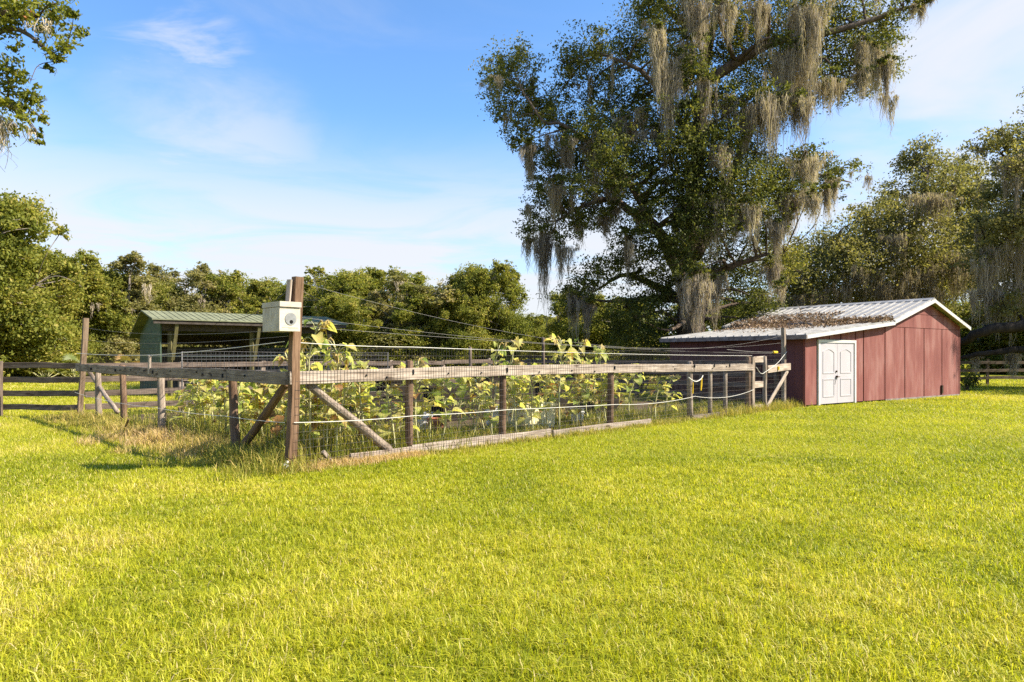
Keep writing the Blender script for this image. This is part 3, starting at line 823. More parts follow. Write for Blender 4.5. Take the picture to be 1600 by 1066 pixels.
# =================================================================== NEST BOX
def nest_box():
    Yc = C0 + n2 * .195 + n1 * .11 + np.array([.06, 0, 0])
    zb = HC - (518 - HY) / F * 8.72; zt = zb + .365
    root = thing('nest_box', 'pale wooden nest box with a round metal plate hung on the tall corner post', 'nest box', (Yc[0], Yc[1], zb))
    Wm = frame(np.array([Yc[0], Yc[1], zb]), -n2)      # local X towards the post (along -n2), local Y along n... 
    y = np.array(Wm.to_3x3().col[1]); sgn = 1 if np.dot(y, n1) > 0 else -1
    def L(x, yy, z): return (x, yy * sgn, z)
    mb = MB(); mb.box(-.14, .14, -.34, .13, 0, .30, L); mb.build('box', M['white_box'], root, Wm)
    mb = MB(); mb.box(-.146, .146, -.346, .152, .306, .372, L); o = mb.build('lid', M['white_box'], root, Wm)
    mb = MB(); mb.tube([L(.01, .130, .155), L(.01, .137, .155)], .078, 24); o = mb.build('entrance_plate', M['disc'], root, Wm)
    mb = MB(); mb.tube([L(.015, .1375, .118), L(.015, .1392, .118)], .024, 16); mb.build('entrance_hole', M['hole'], o, Wm)
    mb = MB(); mb.box(-.11, .11, .1302, .1322, .045, .049, L); mb.box(-.02, .115, .1302, .1318, .032, .035, L); mb.build('scratch_line', M['rail'], root, Wm)
    pb = C0 + np.array([.02, 0, 0]) + n2 * .085
    beam('mounting_board', pb + UP * (zb + .1) , pb + UP * 2.49 + np.array([.05, 0, 0]), .03, .10, M['rail'], root, up=n1)
nest_box()
mb = MB(); c = C0 + n2 * .09 + n1 * .05
mb.tube(catmull([c + UP * .0, c + UP * .05 - d1 * .02, c + UP * .1 + d1 * .01, c + UP * .13], 3), [.035, .045, .03, .04, .035, .04, .025, .03, .035, .015], 8, .1, _r)
tag(mb.build('ceramic_insulator', M['white_trim'], smooth=True), 'small white insulator lying at the foot of the corner post', 'insulator')

# =================================================================== BOARD FENCES
def board_fence(name, label, A, B, n, zs, hb, mat, postm, pw=.12, ptop=1.35, side=1, skip=0, bt=.035, ext=0.):
    A = np.asarray(A, float); B = np.asarray(B, float); d = nrm(B - A); nn = np.array([d[1], -d[0], 0]) * side
    root = thing(name, label, 'fence', A)
    for i in range(skip, n + 1):
        p = A + (B - A) * i / n
        beam('post', p - UP * .05, p + UP * (ptop + _r.normal(0, .02)) + d * _r.normal(0, .02), pw, pw * .8, postm, root, up=nn)
    for z in zs:
        for i in range(n):
            p = A + (B - A) * i / n; q = A + (B - A) * (i + 1) / n
            beam('board', p + UP * (z + _r.normal(0, .012)) + nn * (pw * .4 + bt * .5 + .003) + d * .004, q + UP * (z + _r.normal(0, .012)) + nn * (pw * .4 + bt * .5 + .003) - d * .004, bt, hb, mat, root, jit=.006)
    return root
LP = P2(LE, 0, 0)
bz = [.24, .58, .92, 1.26]
board_fence('board_fence', 'four rail brown board fence running left from the tall end post', LP + np.array([-.1, .2, 0]), np.array([-25.3, 17.9, 0]), 7, bz, .14, M['board_old'], M['board_old'], skip=1)
BK = LP + d1 * (GA + .2)
board_fence('board_fence', 'long board fence along the back of the sunflower garden', LP + d1 * .12 + d2 * .1, BK + d2 * .1, 7, bz, .14, M['board_old'], M['post_grey'], skip=1, side=1)
board_fence('board_fence', 'short board fence between the garden and the dark wall of the red shed', BK + d2 * .05 + d1 * .2, P1(GA + .2, 0, -.5), 4, bz, .14, M['board_old'], M['board_old'], skip=0, side=-1)
board_fence('pasture_fence', 'far dark board fence across the pasture beyond the garden', np.array([-34., 47, 0]), np.array([34., 52, 0]), 26, [.3, .7, 1.1, 1.42], .15, M['board_old'], M['board_old'], ptop=1.5)
board_fence('pasture_fence', 'dark board fence in the shade under the mossy oaks at right', np.array([22., 35, 0]), np.array([42., 36.5, 0]), 8, [.35, .75, 1.15], .15, M['board_old'], M['board_old'], ptop=1.35)

# wire livestock panel leaning inside the garden, behind the left rail
tp = thing('wire_panel', 'grey wire livestock panel standing along the back of the garden before the green barn', 'wire panel', LP + d1 * 2.2 - d2 * .5)
mb = MB(); wire_grid(mb, LP + d1 * 2.2 - d2 * .5, LP + d1 * 8.6 - d2 * .5, .15, 1.62, .12, [.2, .35, .5, .65, .8, .95, 1.1, 1.25, 1.4, 1.52, 1.6], .005); mb.build('grid', M['thinwire'], tp)
pole('stake', LP + d1 * 2.2 - d2 * .45, LP + d1 * 2.2 - d2 * .45 + UP * 1.6, .02, M['thinwire'], tp, 6)
pole('stake', LP + d1 * 8.6 - d2 * .45, LP + d1 * 8.6 - d2 * .45 + UP * 1.6, .02, M['thinwire'], tp, 6)
for (px, Y, zt, lab) in ((849, 22.5, 2.1, 'dark slim post rising behind the sunflowers left of the big oak'), (735, 20.0, 1.75, 'dark slim post behind the middle of the sunflower bed')):
    p = at(px, HY, Y); p[2] = 0
    tag(pole('slim_post', p, p + UP * zt, .05, M['board_old'], None), lab, 'post')

# =================================================================== RED SHED
def shed():
    root = thing('red_shed', 'red panelled shed with a white metal roof and white double door', 'shed', SO)
    D = 6.4
    prof = [(0, 2.10), (4.80, 2.60), (7.61, 3.42), (10.15, 2.62)]
    def top(u):
        for (a, za), (b, zb) in zip(prof[:-1], prof[1:]):
            if u <= b: return za + (zb - za) * (u - a) / (b - a)
        return prof[-1][1]
    core = MB()
    core.prism([(0.02, .03), (10.13, .03), (10.13, 2.60), (7.61, 3.38), (4.80, 2.56), (.02, 2.06)], .03, .10, SF)
    core.build('backing_wall', M['groove'], root)
    # gable panels with open joints between them
    mb = MB(); g = .03
    joints = [0, .62, 2.77, su_of(1349.5), su_of(1383), su_of(1414), su_of(1444), su_of(1472), 10.15]
    def panel(a, b, z0, z1a, z1b, y0=.0, y1=.03): mb.prism([(a, z0), (b, z0), (b, z1b), (a, z1a)], y0, y1, SF)
    for a, b in zip(joints[:-1], joints[1:]):
        if abs(a - .62) < .01: continue
        a2, b2 = a + (g if a > 0 else 0), b - (g if b < 10.1 else 0)
        hz = 2.46
        if a2 < 3.6 and top(a2) < hz: 
            panel(a2, b2, .05, top(a2) - .01, min(hz, top(b2) - .01))
        else: panel(a2, b2, .05 if a > 4 else .03, hz, hz)
    for a, b in ((.62, su_of(1296)), (su_of(1296), su_of(1314)), (su_of(1314), 2.77)):
        panel(a + g, b - g, 2.0, top(a) - .01, top(b) - .01)
    # gable boards above the seam
    ub = 4.92 * (2.47 - 2.10) / .5
    mb.prism([(ub + .1, 2.475), (10.15, 2.475), (10.15, 2.61), (9.06, 2.94), (6.02, 2.94), (4.80, 2.575)], -.012, .03, SF)
    mb.prism([(6.06, 2.955), (9.02, 2.955), (7.61, 3.38)], -.006, .03, SF)
    mb.build('gable_wall', M['red'], root)
    mb = MB(); mb.box(10.12, 10.17, -.02, .05, .03, 2.6, SF); mb.box(-.02, .012, -.02, .05, 0, 2.08, SF); mb.build('corner_trim', M['red'], root)
    # side and back walls
    mb = MB(); mb.box(0.0, .06, .05, 5.2, .02, 2.09, SF)
    for i in range(1, 22):
        v = .05 + i * .3; 
        if v < 5.17: mb.box(-.012, .0, v - .02, v + .02, .03, 2.07, SF)
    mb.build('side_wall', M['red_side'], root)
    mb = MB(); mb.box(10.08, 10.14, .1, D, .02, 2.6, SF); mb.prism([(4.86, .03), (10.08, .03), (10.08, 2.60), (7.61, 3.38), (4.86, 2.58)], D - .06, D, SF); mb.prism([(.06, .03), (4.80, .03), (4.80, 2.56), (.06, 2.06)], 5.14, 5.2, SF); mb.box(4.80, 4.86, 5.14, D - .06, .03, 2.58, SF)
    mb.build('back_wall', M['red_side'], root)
    mb = MB(); mb.box(4.6, 10.1, -.03, .0, -.02, .06, SF); mb.build('sill_course', M['fascia_dark'], root)
    # roof: three sheets with standing ribs
    def sheet(name, a, za, b, zb, v0, v1, th=.035, rib=.30):
        m_ = MB(); sl = (zb - za) / (b - a)
        m_.prism([(a, za), (b, zb), (b, zb + th), (a, za + th)], v0, v1, SF)
        n = int((v1 - v0) / rib)
        for i in range(n + 1):
            v = v0 + .02 + i * (v1 - v0 - .08) / n
            m_.prism([(a + .005, za + th + .001), (b - .005, zb + th + .001), (b - .005, zb + th + .036), (a + .005, za + th + .036)], v, v + .045, SF)
        return m_.build(name, M['metal_roof'], root)
    V0, V1 = -.22, D + .3
    sheet('lean_to_roof', -.28, 2.10 - .0285 + .005, 4.785, 2.60 + .005, V0, 5.4)
    sheet('main_roof', 4.77, 2.645, 7.605, 3.47, V0, V1)
    sheet('main_roof', 7.615, 3.47, 10.52, 2.55, V0, V1)
    mb = MB(); mb.prism([(7.42, 3.458), (7.61, 3.512), (7.80, 3.452), (7.80, 3.47), (7.61, 3.56), (7.42, 3.476)], V0 - .01, V1 + .01, SF)
    mb.build('ridge_cap', M['metal_roof'], root)
    # fascia along the gable
    mb = MB(); h = .085
    mb.prism([(-.28, 2.078 - h), (4.79, 2.603 - h), (4.79, 2.60 + .02), (-.28, 2.09)], V0 - .035, V0 - .004, SF)
    mb.prism([(4.795, 2.64 - h), (7.61, 3.465 - h), (7.61, 3.50), (4.795, 2.67)], V0 - .035, V0 - .004, SF)
    mb.prism([(7.615, 3.465 - h), (10.52, 2.545 - h), (10.52, 2.58), (7.615, 3.50)], V0 - .035, V0 - .004, SF)
    mb.build('fascia', M['white_trim'], root)
    mb = MB(); mb.box(-.32, -.285, V0 - .03, 5.4, 1.98, 2.10, SF); mb.build('eave_board', M['fascia_dark'], root)
    # soffit strips
    # door
    a, b = .64, 2.75; zt = 1.985
    mb = MB(); mb.box(a, a + .09, -.045, .02, .02, zt, SF); mb.box(b - .09, b, -.045, .02, .02, zt, SF); mb.box(a + .092, b - .092, -.043, .02, zt - .09, zt, SF)
    mb.build('door_frame', M['white_trim'], root)
    mid = (a + b) / 2
    for k, (x0, x1) in enumerate(((a + .098, mid - .006), (mid + .006, b - .098))):
        mb = MB(); mb.box(x0, x1, -.018, .02, .05, zt - .098, SF)
        dr = mb.build('door', M['door'], root)
        w = x1 - x0; xa, xb = x0 + .17 * w, x1 - .17 * w
        def ring(outer, inner, y0, y1, name, mat):
            m_ = MB(); n = len(outer)
            vs = [SF(x, y1, z) for x, z in outer] + [SF(x, y0, z) for x, z in outer] + [SF(x, y0, z) for x, z in inner] + [SF(x, y1, z) for x, z in inner]
            fs = []
            for i in range(n):
                j = (i + 1) % n
                fs += [(i, j, n + j, n + i), (n + i, n + j, 2 * n + j, 2 * n + i), (2 * n + i, 2 * n + j, 3 * n + j, 3 * n + i)]
            m_.add(vs, fs); return m_.build(name, mat, dr)
        def arch(x0, x1, z0, z1, rise):
            pts = [(x0, z0), (x1, z0)]
            for t in np.linspace(0, 1, 11):
                pts.append((x1 + (x0 - x1) * t, z1 - rise + rise * math.sin(math.pi * t)))
            return pts
        cc = lambda P, s: [(x + (s if x < (xa + xb) / 2 else -s), z + (s if z < 1.3 else -s)) for x, z in P]
        P = arch(xa, xb, .96, 1.72, .10)
        ring(P, cc(P, .028), -.030, -.017, 'panel_moulding', M['door']); ring(cc(P, .028), cc(P, .040), -.0205, -.017, 'panel_groove', M['door_line'])
        P = [(xa, .25), (xb, .25), (xb, .80), (xa, .80)]
        c2 = lambda P, s: [(x + (s if x < (xa + xb) / 2 else -s), z + (s if z < .5 else -s)) for x, z in P]
        ring(P, c2(P, .028), -.030, -.017, 'panel_moulding', M['door']); ring(c2(P, .028), c2(P, .040), -.0205, -.017, 'panel_groove', M['door_line'])
        if k == 0:
            m_ = MB(); xh = x1 - .06
            m_.tube([SF(xh, -.018, .86), SF(xh, -.07, .86)], .034, 10); m_.tube([SF(xh, -.065, .86), SF(xh + .12, -.07, .855)], .014, 6); m_.build('door_handle', M['bronze'], dr)
            m_ = MB(); m_.tube([SF(xh, -.018, 1.02), SF(xh, -.05, 1.02)], .03, 10); m_.build('deadbolt', M['bronze'], dr)
            m_ = MB(); m_.tube(catmull([SF(xh - .02, -.05, .84), SF(xh - .07, -.04, .72), SF(xh - .09, -.03, .62)], 4), .008, 5); m_.build('cord', M['darkwire'], dr)
    mb = MB(); mb.box(su_of(1471) - .06, su_of(1471) + .05, -.05, -.0, .12, .42, SF); mb.build('wall_vent', M['bronze'], root)
    return root
shed()

def litter():
    rng = np.random.default_rng(31)
    P, T = [], []
    n = 15000
    v = rng.uniform(-.2, 6.3, n)
    edge = 4.85 - rng.exponential(.62, n) * (.45 + .9 * vnoise(v, v * 0, .8, 4))
    u = np.where(rng.random(n) < .86, edge, rng.uniform(4.85, 6.3, n))
    dens = vnoise(u, v, .5, 9)
    keep = (u > .6) & (rng.random(n) < .35 + dens) & ~((u > 4.9) & (v < 2.3)) & ~((v < .5) & (u < 3.9)) & ~((u < 4.8) & (v > 5.35))
    u, v = u[keep], v[keep]; n = len(u)
    z = np.where(u < 4.92, 2.118 + .1016 * u, 2.69 + (u - 4.92) * .2909) + .035 + np.abs(rng.normal(0, 1, n)) * .085 * np.exp(-np.abs(u - 4.5) * .8) + .012
    Pn = SO[None] + su[None] * u[:, None] + sv[None] * v[:, None] + UP[None] * z[:, None]
    V = leaf_quads(Pn, .13, .055, rng, np.tile(UP, (n, 1)), .8)
    me = big_mesh('leaf_litter', V, np.arange(len(V)), 4, rng.uniform(.1, 1, n))
    tag(link('leaf_litter', me, M['litter']), kind='stuff')
    for (u0, v0, u1, v1, lab) in ((4.7, 3.4, 6.9, 4.6, 'bare fallen branch lying up the white slope of the shed roof'), (3.6, 2.0, 4.6, 5.2, 'long fallen branch along the leaf litter on the low shed roof')):
        mb = MB()
        def zz(u): return (2.118 + .1016 * u if u < 4.92 else 2.69 + (u - 4.92) * .2909) + .10
        pts = [SF(u0 + (u1 - u0) * t + rng.normal(0, .08), v0 + (v1 - v0) * t + rng.normal(0, .12), zz(u0 + (u1 - u0) * t) + .05 * math.sin(t * 9)) for t in np.linspace(0, 1, 7)]
        cp = catmull(pts, 3); mb.tube(cp, [.045 - .035 * i / len(cp) for i in range(len(cp))], 6, .1, rng)
        for q in range(9):
            i = rng.integers(3, len(cp) - 1); e = cp[i] + su * rng.normal(0, .4) + sv * rng.normal(.2, .4) + UP * rng.uniform(.03, .22)
            mb.tube([cp[i], (cp[i] + e) / 2 + UP * .05, e], [.018, .012, .005], 5)
        tag(mb.build('fallen_branch', M['bark_pale'], smooth=True), lab, 'branch')
litter()

# =================================================================== GREEN BARN
def barn():
    Lb, Wb = 6.6, 4.5
    root = thing('open_barn', 'green open fronted pole barn with a ribbed green metal roof', 'barn', BO)
    zE, zR, zB = 2.72, 3.22, 2.36; tR = 1.9
    mb = MB(); mb.prism([(0.0, 0.02), (0.0, zE - .02), (tR, zR - .03), (Wb, zB + .05), (Wb, .02)], .0, .05, lambda v, u, z: BF(u, v, z))
    for i in range(14):
        z = .2 + i * .2
        if z < 2.3: mb.box(-.015, -.0, .05, Wb - .05, z - .006, z + .012, BF)
    mb.build('end_wall', M['green_wall'], root)
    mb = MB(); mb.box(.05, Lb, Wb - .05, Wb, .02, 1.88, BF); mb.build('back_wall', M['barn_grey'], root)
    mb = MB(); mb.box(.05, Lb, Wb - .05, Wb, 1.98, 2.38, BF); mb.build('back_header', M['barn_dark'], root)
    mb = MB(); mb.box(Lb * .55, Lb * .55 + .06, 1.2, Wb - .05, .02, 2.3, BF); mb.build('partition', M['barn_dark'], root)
    def slope(name, v0, z0, v1, z1):
        m_ = MB(); u0, u1 = -.35, Lb + .45
        m_.prism([(v0, z0), (v1, z1), (v1, z1 + .03), (v0, z0 + .03)], u0, u1, lambda v, u, z: BF(u, v, z))
        n = int((u1 - u0) / .23)
        for i in range(n + 1):
            u = u0 + .01 + i * (u1 - u0 - .06) / n
            m_.prism([(v0 + .004, z0 + .031), (v1 - .004, z1 + .031), (v1 - .004, z1 + .045), (v0 + .004, z0 + .045)], u, u + .03, lambda v, uu, z: BF(uu, v, z))
        return m_.build(name, M['green_roof'], root)
    slope('roof', -.55, zE + .07, tR - .004, zR)
    slope('roof', Wb + .5, zB - .13, tR + .004, zR)
    mb = MB(); mb.box(-.3, Lb + .4, -.50, -.46, zE - .06, zE + .065, BF); mb.build('eave_beam', M['barn_dark'], root)
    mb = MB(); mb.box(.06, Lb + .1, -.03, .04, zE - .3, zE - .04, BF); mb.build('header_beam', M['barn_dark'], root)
    for u in (.35, Lb * .5, Lb - .1):
        beam('post', BF(u, .10, 0), BF(u, .10, zE - .3), .14, .14, M['moss_post'] if u < 5 else M['post_grey'], root, up=np.array([0, 1., 0]))
        if u < 5:
            beam('knee_brace', BF(u + .06, -.02, 1.35), BF(u + .14, -.40, zE - .06), .09, .12, M['moss_post'], root, up=bu)
            mb = MB(); mb.box(u - .02, u + .26, -.44, -.2, zE - .055, zE + .02, BF); mb.build('bracket', M['barn_grey'], root)
    for i in range(7):
        u = .5 + i * .98; beam('rafter', BF(u, -.4, zE - .0), BF(u, tR, zR - .09), .05, .14, M['barn_dark'], root)
    return root
barn()

# =================================================================== GARDEN THINGS
def garden_item(name, label, cat, px, py, build):
    Y = HC * F / (py - HY); p = at(px, py, Y); p[2] = .0
    root = thing(name, label, cat, p); build(root, p, Y); return root
mats_extra = dict(bin=plain('pale_green_plastic', (.80, .74, .46), .5, 0, .12), pot=plain('terracotta', (.33, .12, .065), .8), white=plain('white_plastic', (.74, .73, .70), .45, 0, .1), dark=plain('dark_planter', (.030, .025, .020), 1.0, spec=.0), tub=plain('grey_tub', (.25, .26, .27), .55))
def bucket(mat, r, h):
    def f(root, p, Y):
        prof = [(r * .82, 0), (r * .95, h * .75), (r * 1.06, h * .76), (r * 1.06, h * .84), (r * .98, h * .85), (r, h), (r * 1.05, h), (r * .95, h * .995), (r * .78, .03)]
        mb = MB(); n = 20; vs = []; fs = []
        for q, z in prof:
            for k in range(n): vs.append((p[0] + q * math.cos(6.2832 * k / n), p[1] + q * math.sin(6.2832 * k / n), z + .012))
        for i in range(len(prof) - 1):
            for k in range(n): fs.append((i * n + k, i * n + (k + 1) % n, (i + 1) * n + (k + 1) % n, (i + 1) * n + k))
        fs.append(tuple(range(n - 1, -1, -1))); mb.add(vs, fs); mb.build('bucket_body', mat, root, smooth=False)
        m_ = MB(); m_.tube([p + np.array([r * 1.0 * math.cos(t), -.25 * r, h * .86 + .9 * r * math.sin(t)]) for t in np.linspace(0, math.pi, 14)], .006, 5); m_.build('bail', M['thinwire'], root)
    return f
garden_item('bucket', 'white plastic bucket with wire bail beside the second sunny side post', 'bucket', 771, 668, bucket(mats_extra['white'], .17, .42))
garden_item('bucket', 'white round bucket behind the first round post, left of the terracotta pot', 'bucket', 659, 676, bucket(mats_extra['white'], .2, .38))
garden_item('bucket', 'small white bucket among the stems right of the pale green bin', 'bucket', 902, 664, bucket(mats_extra['white'], .15, .34))
def pot(root, p, Y):
    bucket(mats_extra['pot'], .22, .34)(root, p, Y)
garden_item('plant_pot', 'terracotta coloured pot between the white buckets in the garden', 'pot', 683, 679, bucket(mats_extra['pot'], .19, .3))
def crate(w, d, h, mat, rim=.035, lid=False):
    def f(root, p, Y):
        m_ = frame(p + UP * .012, d1)
        mb = MB(); mb.hexa([(-w / 2 * .93, -d / 2 * .93, 0), (w / 2 * .93, -d / 2 * .93, 0), (w / 2 * .93, d / 2 * .93, 0), (-w / 2 * .93, d / 2 * .93, 0), (-w / 2, -d / 2, h), (w / 2, -d / 2, h), (w / 2, d / 2, h), (-w / 2, d / 2, h)])
        mb.build('bin_body' if lid else 'planter_body', mat, root, m_)
        mb = MB(); e = .025
        for a in ((-w / 2 - e, w / 2 + e, -d / 2 - e, -d / 2 + e), (-w / 2 - e, w / 2 + e, d / 2 - e, d / 2 + e), (-w / 2 - e, -w / 2 + e, -d / 2 + e + .002, d / 2 - e - .002), (w / 2 - e, w / 2 + e, -d / 2 + e + .002, d / 2 - e - .002)):
            mb.box(*a, h - .03, h + rim)
        mb.build('rim', mat, root, m_)
        mb = MB(); mb.box(-w / 2 * .9, w / 2 * .9, -d / 2 * .9, d / 2 * .9, h + .003, h + (.05 if lid else .008)); mb.build('bin_lid' if lid else 'potting_soil', mat if lid else M['soil'], root, m_)
    return f
garden_item('storage_bin', 'pale green plastic storage bin standing among the sunflower stems', 'bin', 831, 669, crate(.95, .5, .46, mats_extra['bin'], lid=True))
for (px, py, w, d, h, lab) in ((580, 662, 1.3, .7, .62, 'black raised planter behind the round brace pole'), (720, 655, 1.7, .7, .72, 'long black raised planter behind the terracotta pot'),
                               (880, 640, 1.6, .7, .72, 'black raised planter beyond the pale green bin'), (935, 648, 1.0, .6, .6, 'small black planter left of the third sunny side post'),
                               (640, 632, 2.0, .8, .75, 'black raised planter farthest back, behind the first round post'), (790, 622, 2.4, .8, .8, 'wide black raised planter farthest back, near the slim posts')):
    garden_item('planter_box', lab, 'planter', px, py, crate(w, d, h, mats_extra['dark']))
# fallen timber and a wire cage in the grass
tag(beam('loose_plank', P1(s1(525), .03, -.12), P1(s1(513), .19, -.14), .05, .05, M['rail'], None), 'short loose stake leaning in the grass near the corner post', 'stake')
tag(pole('fallen_stick', P2(s2(222), .10, .3), P2(s2(250) - .1, .38, .55), .018, M['post'], None, 6), 'thin dry stick leaning in the straw at left fence', 'stick')

# =================================================================== SUNFLOWERS
def heart_leaf(L, W, rng):
    """6x3 strip, folded and drooping, along +X."""
    ts = [0, .12, .35, .6, .82, 1.0]; ws = [.25, .8, 1.0, .72, .36, .02]
    droop = rng.uniform(.5, 2.3); V = []
    x = z = 0.; pa = 0.; pt = 0.
    ang = rng.uniform(-.1, .5)
    cur = rng.uniform(.1, .75)
    for t, w in zip(ts, ws):
        dt = (t - pt) * L; a = ang - droop * t
        x += math.cos(a) * dt; z += math.sin(a) * dt; pt = t
        hw = w * W / 2
        V += [(x, hw, z + cur * hw), (x, 0, z), (x, -hw, z + cur * hw)]
    F_ = []
    for i in range(5):
        for k in range(2): F_.append((i * 3 + k, i * 3 + k + 1, i * 3 + k + 4, i * 3 + k + 3))
    return np.array(V), np.array(F_)

def sunflower_proto(i):
    rng = np.random.default_rng(500 + i)
    root = thing('sunflower_plant', 'wilting yellow green sunflower plant growing behind the wire mesh', 'sunflower', (0, 0, 0), 'sunflower plants inside the garden fence')
    H = 1.0
    pts = catmull([(0, 0, 0), (rng.normal(0, .03), rng.normal(0, .03), .4), (rng.normal(0, .05), rng.normal(0, .05), .75), (rng.normal(0, .07), rng.normal(0, .07), 1.0)], 4)
    mb = MB(); n = len(pts); mb.tube(pts, [.0125 - .006 * k / n for k in range(n)], 6)
    VV, FF, TT = [], [], []; off = 0
    nl = rng.integers(20, 30)
    for k in range(nl):
        t = rng.uniform(.16, .99) ** .75; j = min(n - 1, int(t * (n - 1))); p = pts[j]
        az = k * 2.4 + rng.normal(0, .4); pl = rng.uniform(.06, .17) * (1.1 - .4 * t)
        e = p + np.array([math.cos(az) * pl, math.sin(az) * pl, rng.uniform(.01, .09)])
        mb.tube([p, (p + e) / 2 + UP * .02, e], [.0045, .0038, .003], 4)
        L = rng.uniform(.075, .20) * (1.15 - .35 * t); V, Fq = heart_leaf(L, L * rng.uniform(.6, .95), rng)
        c, s = math.cos(az), math.sin(az); ro = rng.normal(0, .35)
        y2 = V[:, 1] * math.cos(ro) - V[:, 2] * math.sin(ro); z2 = V[:, 1] * math.sin(ro) + V[:, 2] * math.cos(ro)
        V = np.stack([V[:, 0] * c - y2 * s, V[:, 0] * s + y2 * c, z2], 1) + e
        VV.append(V); FF.append(Fq + off); off += len(V)
        tt = rng.choice([.2, .42, .55, .68, .8, .97], p=[.10, .18, .26, .22, .14, .10]); tt = .97 if t < .40 and rng.random() < .28 else tt; TT.append(tt + rng.normal(0, .04) + rng.normal(0, .07, len(Fq)))
    mb.build('stem', M['sun_stem'], root, smooth=True)
    me = big_mesh('foliage', np.concatenate(VV), np.concatenate(FF).ravel(), 4, np.concatenate(TT).clip(0, 1))
    link('foliage', me, M['sun_leaf'], root)
    hb = MB(); az = rng.uniform(0, 6.28); p = pts[-1]; d = np.array([math.cos(az), math.sin(az), 0])
    c = p + d * .07 + UP * .0; hb.tube([p, p + d * .03 + UP * .03, c], [.008, .008, .009], 5)
    nrm_ = nrm(d * .8 - UP * .7); hb.tube([c - nrm_ * .012, c, c + nrm_ * .022], [.02, .05, .042], 12)
    a = nrm(np.cross(nrm_, UP)); b = np.cross(nrm_, a)
    for k in range(13):
        th = 6.283 * k / 13; o = a * math.cos(th) + b * math.sin(th)
        q0 = c + o * .045; q1 = c + o * rng.uniform(.07, .10) - UP * .02 + nrm_ * rng.uniform(-.01, .03); w_ = np.cross(o, nrm_) * .012
        hb.add([q0 - w_, q0 + w_, q1 + w_ * .3, q1 - w_ * .3], [(0, 1, 2, 3)])
    hb.build('seed_head', M['sun_head'], root)
    return root
protos = [sunflower_proto(i) for i in range(7)]
def plant_sunflowers():
    rng = np.random.default_rng(77)
    spots = []
    for px in np.linspace(492, 1035, 40):             # along the sunny side
        s = s1(px + rng.normal(0, 13)); b = rng.uniform(.25, 1.5)
        if (560 < px < 600 or 640 < px < 690) and rng.random() < .6: continue
        spots.append((P1(s + b * .9, 0, -b), rng.uniform(.95, 1.42)))
    for px in np.linspace(335, 450, 12):              # behind the shaded side
        s = s2(px); b = rng.uniform(.5, 2.2)
        spots.append((P2(s + b * .6, 0, -b), rng.uniform(.8, 1.2)))
    for px in np.linspace(292, 452, 17):
        s = s2(px + rng.normal(0, 5)); b = rng.uniform(1.2, 3.4)
        Yf = C0[1] + d2[1] * s + .35 + .6 * b; spots.append((at(px, HY, Yf), rng.uniform(.85, 1.2)))
    spots += [(P1(.55, 0, -.5), 1.95), (P1(.75, 0, -.75), 1.7), (P1(1.05, 0, -.6), 1.72), (P1(.35, 0, -.9), 1.55), (P2(.5, 0, -.8), 1.5),
              (P1(s1(838), 0, -.5), 1.75), (P1(s1(905), 0, -.5), 1.82), (P1(s1(938), 0, -.6), 1.78), (P1(s1(820), 0, -.9), 1.7), (P1(s1(965), 0, -.5), 1.68)]
    used = set()
    for k, (p, h) in enumerate(spots):
        i = k % 7
        o = protos[i] if i not in used else copy_tree(protos[i]); used.add(i)
        o.location = (p[0], p[1], 0); o.rotation_euler = (rng.normal(0, .07), rng.normal(0, .07), rng.uniform(0, 6.28)); w = rng.uniform(1.15, 1.6); o.scale = (w, w, h)
plant_sunflowers()

